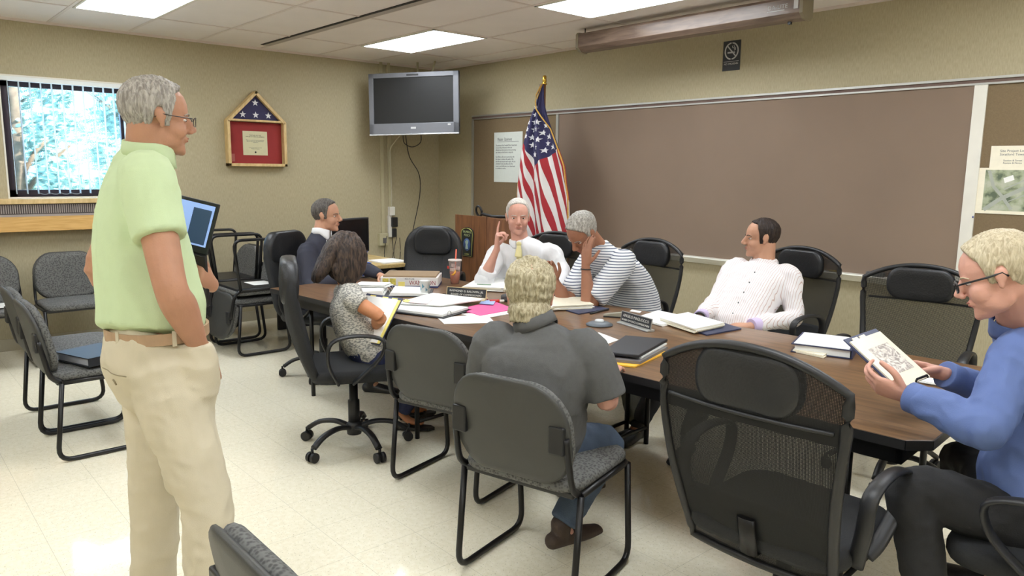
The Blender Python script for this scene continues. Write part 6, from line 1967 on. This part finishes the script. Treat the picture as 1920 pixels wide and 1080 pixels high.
# --- man in the blue shirt reading
BLUE = M('blue_dress_shirt', (92, 112, 164), 0.75, bump=(400, 0.15), var=(14, 0.03))
BTR = M('black_dress_trousers', (30, 30, 32), 0.85, bump=(300, 0.2), var=(20, 0.12))
t7, i7 = person('grey-blond man in a blue shirt and dark glasses reading a clipboard', dict(
    hip=(6.88, -2.76, 0.54), S=(6.786, -2.626, 1.026), N=(6.767, -2.691, 1.105), head=(6.727, -2.822, 1.258), f=(-0.97, -0.12), look=(-0.90, -0.28, -0.36), up=(-0.2, 0, 1), sside=(-0.08, 0.99, 0.0), hs=1.04, s=1.02, w=1.02, belly=0.05, slouch=0.05, shw=0.18,
    elL=(6.784, -3.007, 0.849), wrL=(6.556, -2.954, 0.875), elR=(6.652, -2.407, 0.786), wrR=(6.537, -2.607, 0.882),
    hL=((-0.88, -0.1, 0.16), (-0.1, 0.8, 0.5), dict(curl=(0.5, 0.75, 0.5), spread=0.3, thumb=(0.9, 0.2))), hR=((-0.9, -0.35, 0.12), (0.1, -0.6, -0.6), dict(curl=(0.35, 0.5, 0.35), spread=0.3, thumb=(0.4, 0.5))),
    knL=(6.630, -3.051, 0.625), anL=(6.714, -3.070, 0.266), knR=(6.551, -2.384, 0.523), anR=(6.759, -2.528, 0.213), footL=(-0.9, -0.1, 0), footR=(-0.9, 0.1, 0),
    skin=SK_PINK, hair_m=H_BLONDE, hair=dict(zf=0.080, T=0.013, nape=-0.05, burn=-0.02, curl=0.001, streak=0.004), glasses=dict(m=M('black_frame', (26, 26, 30), 0.3, var=(30, 0.05)), thick=0.0026, rx=0.025, rz=0.0155),
    pants=BTR, pwr=(0.008, 9, (1, 1, 1)), leg=1.05, top=BLUE, sl=1.18, loose=0.012, wr=(0.012, 8, (1, 1, 1)), cuffs=BLUE, collar_m=BLUE, collar=dict(r=0.066, h=0.042, flare=0.012), cz=0.014, neck=0.062, shoe=BLACK_LEATHER, vox=0.0045))
CT, CR, CB = V((6.301, -2.846, 0.998)), V((6.338, -2.707, 1.021)), V((6.455, -2.878, 0.898))
tc7 = thing('clipboard', 'dark clipboard with white printed pages held by the man in blue', 'clipboard')
tc7.matrix_world = frame_matrix(CT, (CR - CT), (CT - CB))
cw, chh = 0.15, 0.235
obj('board', B((-0.008, -chh, -0.008), (cw + 0.004, 0.0, -0.004)), NAVYV, tc7, bevel=0.001)
obj('pages', B((0.0, -chh - 0.005, -0.004), (cw, -0.02, 0.002)), CREAM_PAPER, tc7)
for x in (0.02, 0.055):
    obj('page_tab', B((x, -0.022, -0.003), (x + 0.025, -0.01, 0.001)), CREAM_PAPER, tc7)
MAPP = M('map_print', (190, 186, 178), 0.7)
nt, ns, ls, b = nodes_of(MAPP)
tc = ns.new('ShaderNodeTexCoord'); n_ = ns.new('ShaderNodeTexNoise'); n_.inputs['Scale'].default_value = 38; n_.inputs['Detail'].default_value = 9; n_.inputs['Distortion'].default_value = 2.5
ls.new(tc.outputs['Object'], n_.inputs['Vector'])
r = ns.new('ShaderNodeMapRange'); r.inputs[1].default_value = 0.4; r.inputs[2].default_value = 0.6
ls.new(n_.outputs['Fac'], r.inputs[0]); ls.new(mix_col(nt, r.outputs[0], (158, 148, 142), (230, 222, 212)), b.inputs['Base Color'])
obj('printed_map', B((0.035, -0.19, 0.002), (0.13, -0.07, 0.0026)), MAPP, tc7)
obj('spring_clip', sweep([(0.02 + 0.06, -chh - 0.004, 0.0), (0.08, -chh - 0.002, 0.012), (0.13, -chh - 0.002, 0.012), (0.14, -chh - 0.004, 0.0)], 0.004, n=6), BLACK_METAL, tc7)

# --- grey-haired man in grey polo seen from behind
GPOLO = M('charcoal_polo', (92, 92, 92), 0.9, bump=(500, 0.3), var=(60, 0.05))
BJEAN = M('blue_jeans', (70, 84, 104), 0.85, bump=(300, 0.3), var=(20, 0.1))
t8, i8 = person('man with wavy sandy grey hair in a charcoal polo shirt, seen from behind', dict(
    hip=(5.36, -3.42, 0.52), S=(5.415, -3.446, 0.888), N=(5.395, -3.449, 0.968), head=(5.338, -3.428, 1.073), f=(-0.52, 0.85), look=(-0.70, 0.69, -0.14), hs=1.10, s=1.02, w=1.12, belly=0.06, slouch=0.06, shw=0.185, dep=1.05,
    elR=(5.634, -3.303, 0.703), wrR=(5.509, -3.157, 0.758), elL=(5.214, -3.560, 0.656), wrL=(4.98, -3.12, 0.78), hR=((-0.4, 0.8, 0.05), (0, 0, -1), dict(curl=(0.3, 0.4, 0.3))), hL=((0.2, 0.9, 0.0), (0, 0, -1), dict(curl=(0.3, 0.4, 0.3))),
    knR=(5.500, -3.132, 0.449), anR=(5.460, -3.354, 0.157), knL=(4.98, -3.02, 0.52), anL=(5.06, -2.90, 0.10), footR=(0.1, 0.9, 0), footL=(0.2, 0.9, 0), hf=(-0.2, 0.97),
    skin=SK_PINK, hair_m=H_SAND, hair=dict(zf=0.08, T=0.020, nape=-0.09, burn=-0.03, curl=0.006, streak=0.006, crown=0.45), neck=0.064,
    pants=BJEAN, leg=1.06, top=GPOLO, sleeve='short', shortf=0.92, sl=1.22, loose=0.012, wr=(0.008, 7, (1, 1, 0.8)), low=0.03, collar_m=GPOLO, collar=dict(r=0.072, h=0.036, flare=0.012), cz=0.006, shoe=M('dark_brown_shoe', (62, 48, 40), 0.6, var=(30, 0.15), bump=(200, 0.3)), vox=0.005))
for r_ in REP:
    print('LIMB', r_)

# --- person at the far left, outside the picture but for one hand
t9, i9 = person('person sitting outside the left edge, only a raised hand showing', dict(
    hip=(0.60, -5.27, 0.53), S=(0.52, -5.27, 1.0), N=(0.53, -5.27, 1.08), head=(0.57, -5.27, 1.22), f=(1, 0.1), look=(1, 0.3, 0), elL=(0.72, -4.98, 0.80), wrL=(0.80, -4.72, 0.80), wrR=(0.95, -5.4, 0.62),
    hL=((0.1, 0.55, 0.75), (0.9, 0, 0), dict(curl=(0.4, 0.5, 0.3))), hR=((1, 0, 0), (0, 0, -1)), anR=(1.02, -5.38, 0.085), anL=(1.02, -5.16, 0.085),
    skin=SK_PINK, hair_m=H_BROWN, hair=dict(), pants=BTR, top=SUIT, topname='jacket', sl=1.05, collar_m=WSHIRT, shoe=BLACK_LEATHER, vox=0.006))
